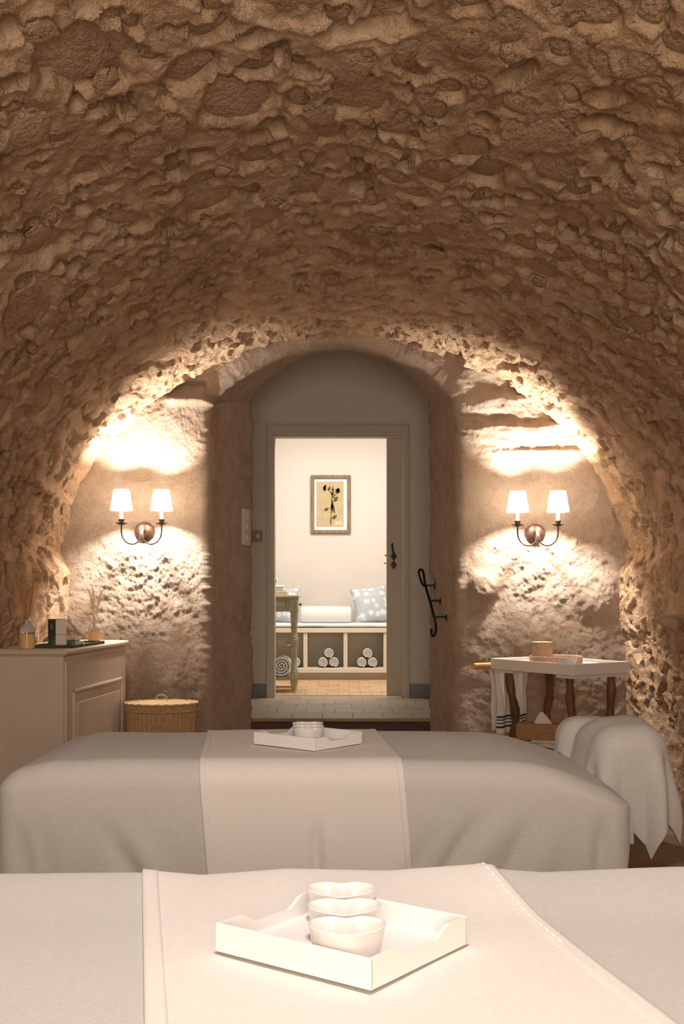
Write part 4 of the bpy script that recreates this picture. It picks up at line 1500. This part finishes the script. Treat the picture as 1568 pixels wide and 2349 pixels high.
ZT = 0.738
c1 = grid('terry_sheet', drape(FX, FY, 0.955, 0.415, ZT, (-1.45, 1.13), (-0.98, 0.85), 345, 250, 0.075, 0, 0, fold_far, top_far), 'terry')
solid(c1, 0.006)
tag(c1, 'cream terry sheet draped over the bed nearer to the doorway', 'bed sheet')
c2r = thing('linen_runner', 'smooth cream linen runner across the bed nearer to the doorway', 'runner', (0, 0, 0))
RU0, RU1 = -0.375 - 0.0, 0.235
solid(grid('cloth', drape(FX, FY, 0.955, 0.415, ZT, (RU0, RU1), (-1.0, 0.87), 90, 230, 0.075, 0.006, -0.085, fold_far, top_far), 'linen', c2r), 0.004)
for (u0, u1) in ((RU0, RU0 + 0.020), (RU1 - 0.020, RU1)):
    solid(grid('hem', drape(FX, FY, 0.955, 0.415, ZT, (u0, u1), (-1.0, 0.87), 5, 230, 0.075, 0.0072, -0.085, fold_far, top_far), 'linen', c2r), 0.003)

# near bed
NX, NY = 0.0, 1.655
nb = bed_frame(NX, NY, 'massage table under white covers farther from the arched doorway')


def top_near(x, y):
    t = 0.004 * perlin(x * 4, y * 3, 1.5) + 0.006 * perlin(x * 1.7, y * 1.4, 8.5)
    e = sstep(1.75, 2.05, y)
    sil = np.interp(x, [-.75, -.36, -.25, -.1, .08, .24, .36, .6], [.012, .014, .004, .014, .010, .024, .016, .026])
    return t * (1 - e * .5) + e * sil


def fold_near(x, y, z, dx, dy):
    return 0.010 * perlin(x * 6, y * 3, z * 1.2) + 0.006 * np.sin(x * 21)


c3 = grid('terry_sheet', drape(NX, NY, 0.955, 0.415, ZT, (-1.45, 1.45), (-0.95, 0.90), 330, 230, 0.060, 0, 0, fold_near, top_near), 'terry')
solid(c3, 0.006)
tag(c3, 'cream terry sheet draped over the bed farther from the doorway', 'bed sheet')
c4r = thing('linen_runner', 'ribbed cream linen runner across the bed farther from the doorway', 'runner', (0, 0, 0))


def near_strip(u0, u1, nu, off):
    P = drape(NX, NY, 0.955, 0.415, ZT, (u0, u1), (-0.97, 0.92), nu, 220, 0.060, off, 0.0, fold_near, top_near)
    return P


def sheared(u0, u1, nu, off, sh):
    return drape(NX, NY, 0.955, 0.415, ZT, (u0, u1), (-0.97, 0.92), nu, 220, 0.060, off, sh, fold_near, top_near)


solid(grid('cloth', sheared(-0.29, 0.335, 90, 0.005, -0.18), 'linen', c4r), 0.004)
for (u0, u1) in ((-0.29, -0.262), (0.307, 0.335)):
    solid(grid('hem', sheared(u0, u1, 5, 0.0062, -0.18), 'linen', c4r), 0.003)
# openwork stitches along one hem
PS = sheared(0.318, 0.322, 2, 0.0062, -0.18)
q = MB()
for j in range(112, 192, 3):
    a, c = PS[0, j], PS[0, min(j + 2, 219)]
    q.tube([tuple(a), tuple((a + c) / 2 + np.array([0, 0, .0012])), tuple(c)], 0.0022, 6)
q.build('stitching', 'stitch', c4r, smooth=60)


# ---- scooped trays and heart bowls
def make_tray(label, loc, rz):
    t = thing('white_tray', label, 'tray', loc, rz)
    L, Wd, Hh, th = 0.266, 0.241, 0.040, 0.006
    one('base', 'white_tray', t, 'box', (0, 0, 0.004), (L - .004, Wd - .004, 0.008), 0.001)
    for s_ in (-1, 1):
        one('side', 'white_tray', t, 'box', (0, s_ * (Wd / 2 - th / 2), Hh / 2), (L, th, Hh), 0.0012)
        pts = [(-Wd / 2 + th * .5, 0), (Wd / 2 - th * .5, 0)]
        topc = []
        for k in range(31):
            u_ = k / 30 * 2 - 1
            dip = 0.017 * (float(sstep(0.62, 0.28, abs(u_))))
            topc.append((u_ * (Wd / 2 - th * .5), Hh - dip + 0.001 * math.cos(u_ * 3)))
        poly = pts + topc[::-1]
        q = MB()
        M = Matrix.Translation((s_ * (L / 2 - th / 2) - th / 2, 0, 0)) @ Matrix(((0, 0, 1, 0), (1, 0, 0, 0), (0, 1, 0, 0), (0, 0, 0, 1)))
        q.prism(poly, th, M)
        q.build('scooped_side', 'white_tray', t)
    return t


def heart(t):
    """outline of a plump heart, notch towards +y, width about 2"""
    tw = (t + PI) % (2 * PI) - PI
    x = 0.99 * math.sin(t)
    y = 0.86 * math.cos(t) - 0.05 * math.cos(2 * t) - 0.28 * math.exp(-(tw / 0.30) ** 2) - 0.12 * math.exp(-((abs(tw) - PI) / 0.42) ** 2)
    return x, y * 0.93


def make_bowl(label, loc, rz, group):
    t = thing('heart_bowl', label, 'bowl', loc, rz, group)
    prof = [(0.05, 0.0006), (0.74, 0.0), (0.80, 0.003), (0.89, 0.022), (0.96, 0.046), (0.99, 0.0485), (0.975, 0.050), (0.94, 0.0485), (0.87, 0.040), (0.76, 0.016), (0.66, 0.007), (0.05, 0.006)]
    n = 96
    P = np.zeros((n, len(prof), 3))
    for i in range(n):
        hx, hy = heart(2 * PI * i / n)
        for j, (r_, z) in enumerate(prof):
            soft = 0.80 + 0.20 * r_
            P[i, j] = (0.054 * hx * r_, 0.054 * hy * r_ * 1.0, z)
    grid('shell', P, 'ceramic', t, closed=True)
    return t


rz_t = math.atan2(-0.1586, 0.213)
NT = (0.001, 1.606, ZT + 0.0085)
make_tray('white scooped-side tray on the bed farther from the doorway', NT, rz_t)
for k, (dx, dy) in enumerate(((0.006, -0.082), (0.002, 0.010), (-0.002, 0.103))):
    make_bowl(('white heart-shaped bowl beside the tray corner, end of row, bed farther from the doorway', 'middle white heart-shaped bowl of three on the bed farther from the doorway', 'white heart-shaped bowl at the doorway end of the row, bed farther from the doorway')[k], (NT[0] + dx, NT[1] + dy, NT[2] + 0.008), random.gauss(0, .04), 'heart bowls on the farther bed tray')
FT = (-0.112, 3.745, ZT + 0.011)
make_tray('white scooped-side tray on the bed nearer to the doorway', FT, math.radians(-40))
for k, (dx, dy) in enumerate(((0.004, -0.080), (0.0, 0.012), (-0.004, 0.100))):
    make_bowl(('white heart-shaped bowl beside the tray corner, end of row, bed nearer the doorway', 'middle white heart-shaped bowl of three on the bed nearer the doorway', 'white heart-shaped bowl at the doorway end of the row, bed nearer the doorway')[k], (FT[0] + dx, FT[1] + dy, FT[2] + 0.008), random.gauss(0, .04), 'heart bowls on the doorway bed tray')


# ---- towels thrown over the headrest of the far bed
def thrown(name, label, cx, cy, a, b, z0, r, half, rot, seed, nfold, amp, skew):
    n = 110
    U, V = np.meshgrid(np.linspace(-half[0], half[0], n), np.linspace(-half[1], half[1], n), indexing='ij')
    c, s_ = math.cos(rot), math.sin(rot)
    # rounded corners
    k = np.maximum(np.abs(U) / half[0], np.abs(V) / half[1])
    u_, v_ = U * c - V * s_ + skew[0], U * s_ + V * c + skew[1]
    ar, br_ = a - r, b - r
    ex = np.sign(u_) * np.maximum(np.abs(u_) - ar, 0)
    ey = np.sign(v_) * np.maximum(np.abs(v_) - br_, 0)
    e = np.sqrt(ex ** 2 + ey ** 2) + 1e-9
    dx, dy = ex / e, ey / e
    arc = r * PI / 2
    out = np.where(e < arc, r * np.sin(np.minimum(e, arc) / r), r + 0.10 * (e - arc))
    down = np.where(e < arc, r * (1 - np.cos(np.minimum(e, arc) / r)), r + 0.98 * (e - arc))
    an = np.arctan2(ey, ex)
    f = amp * np.sin(an * nfold + seed) * sstep(0.05, 0.30, down) + 0.012 * perlin(u_ * 6 + seed, v_ * 6, 0.3)
    x = cx + np.clip(u_, -ar, ar) + dx * (out + f)
    y = cy + np.clip(v_, -br_, br_) + dy * (out + f)
    z = z0 - down + 0.014 * perlin(u_ * 6, v_ * 6, seed) + 0.02 * perlin(u_ * 2.7 + seed, v_ * 2.7, 1.3)
    o = grid(name, np.stack([x, y, z], -1), 'terry')
    solid(o, 0.008)
    return tag(o, label, 'towel')


hb = thing('headrest_cushion', 'padded headrest under the thrown towels at the bed end', 'headrest', (0.96, 3.92, 0.595))
one('pad', 'cream_padding', hb, 'lathe', [(0.001, -0.13), (0.05, -0.13), (0.065, -0.11), (0.068, 0), (0.065, 0.11), (0.05, 0.13), (0.001, 0.13)], 24,
    M=Matrix.Translation((0, 0, 0.072)) @ Matrix.Rotation(PI / 2, 4, 'X'), smooth=60)
thrown('bath_towel', 'white terry towel hanging over the headrest towards the wall', 0.965, 3.93, 0.135, 0.19, 0.812, 0.100, (0.285, 0.37), math.radians(44), 2.1, 6, 0.024, (0.03, -0.13))
thrown('bath_towel', 'crumpled white terry towel behind the headrest beside the side table', 0.90, 4.15, 0.115, 0.10, 0.785, 0.080, (0.21, 0.21), math.radians(16), 0.4, 4, 0.016, (0.0, 0.0))
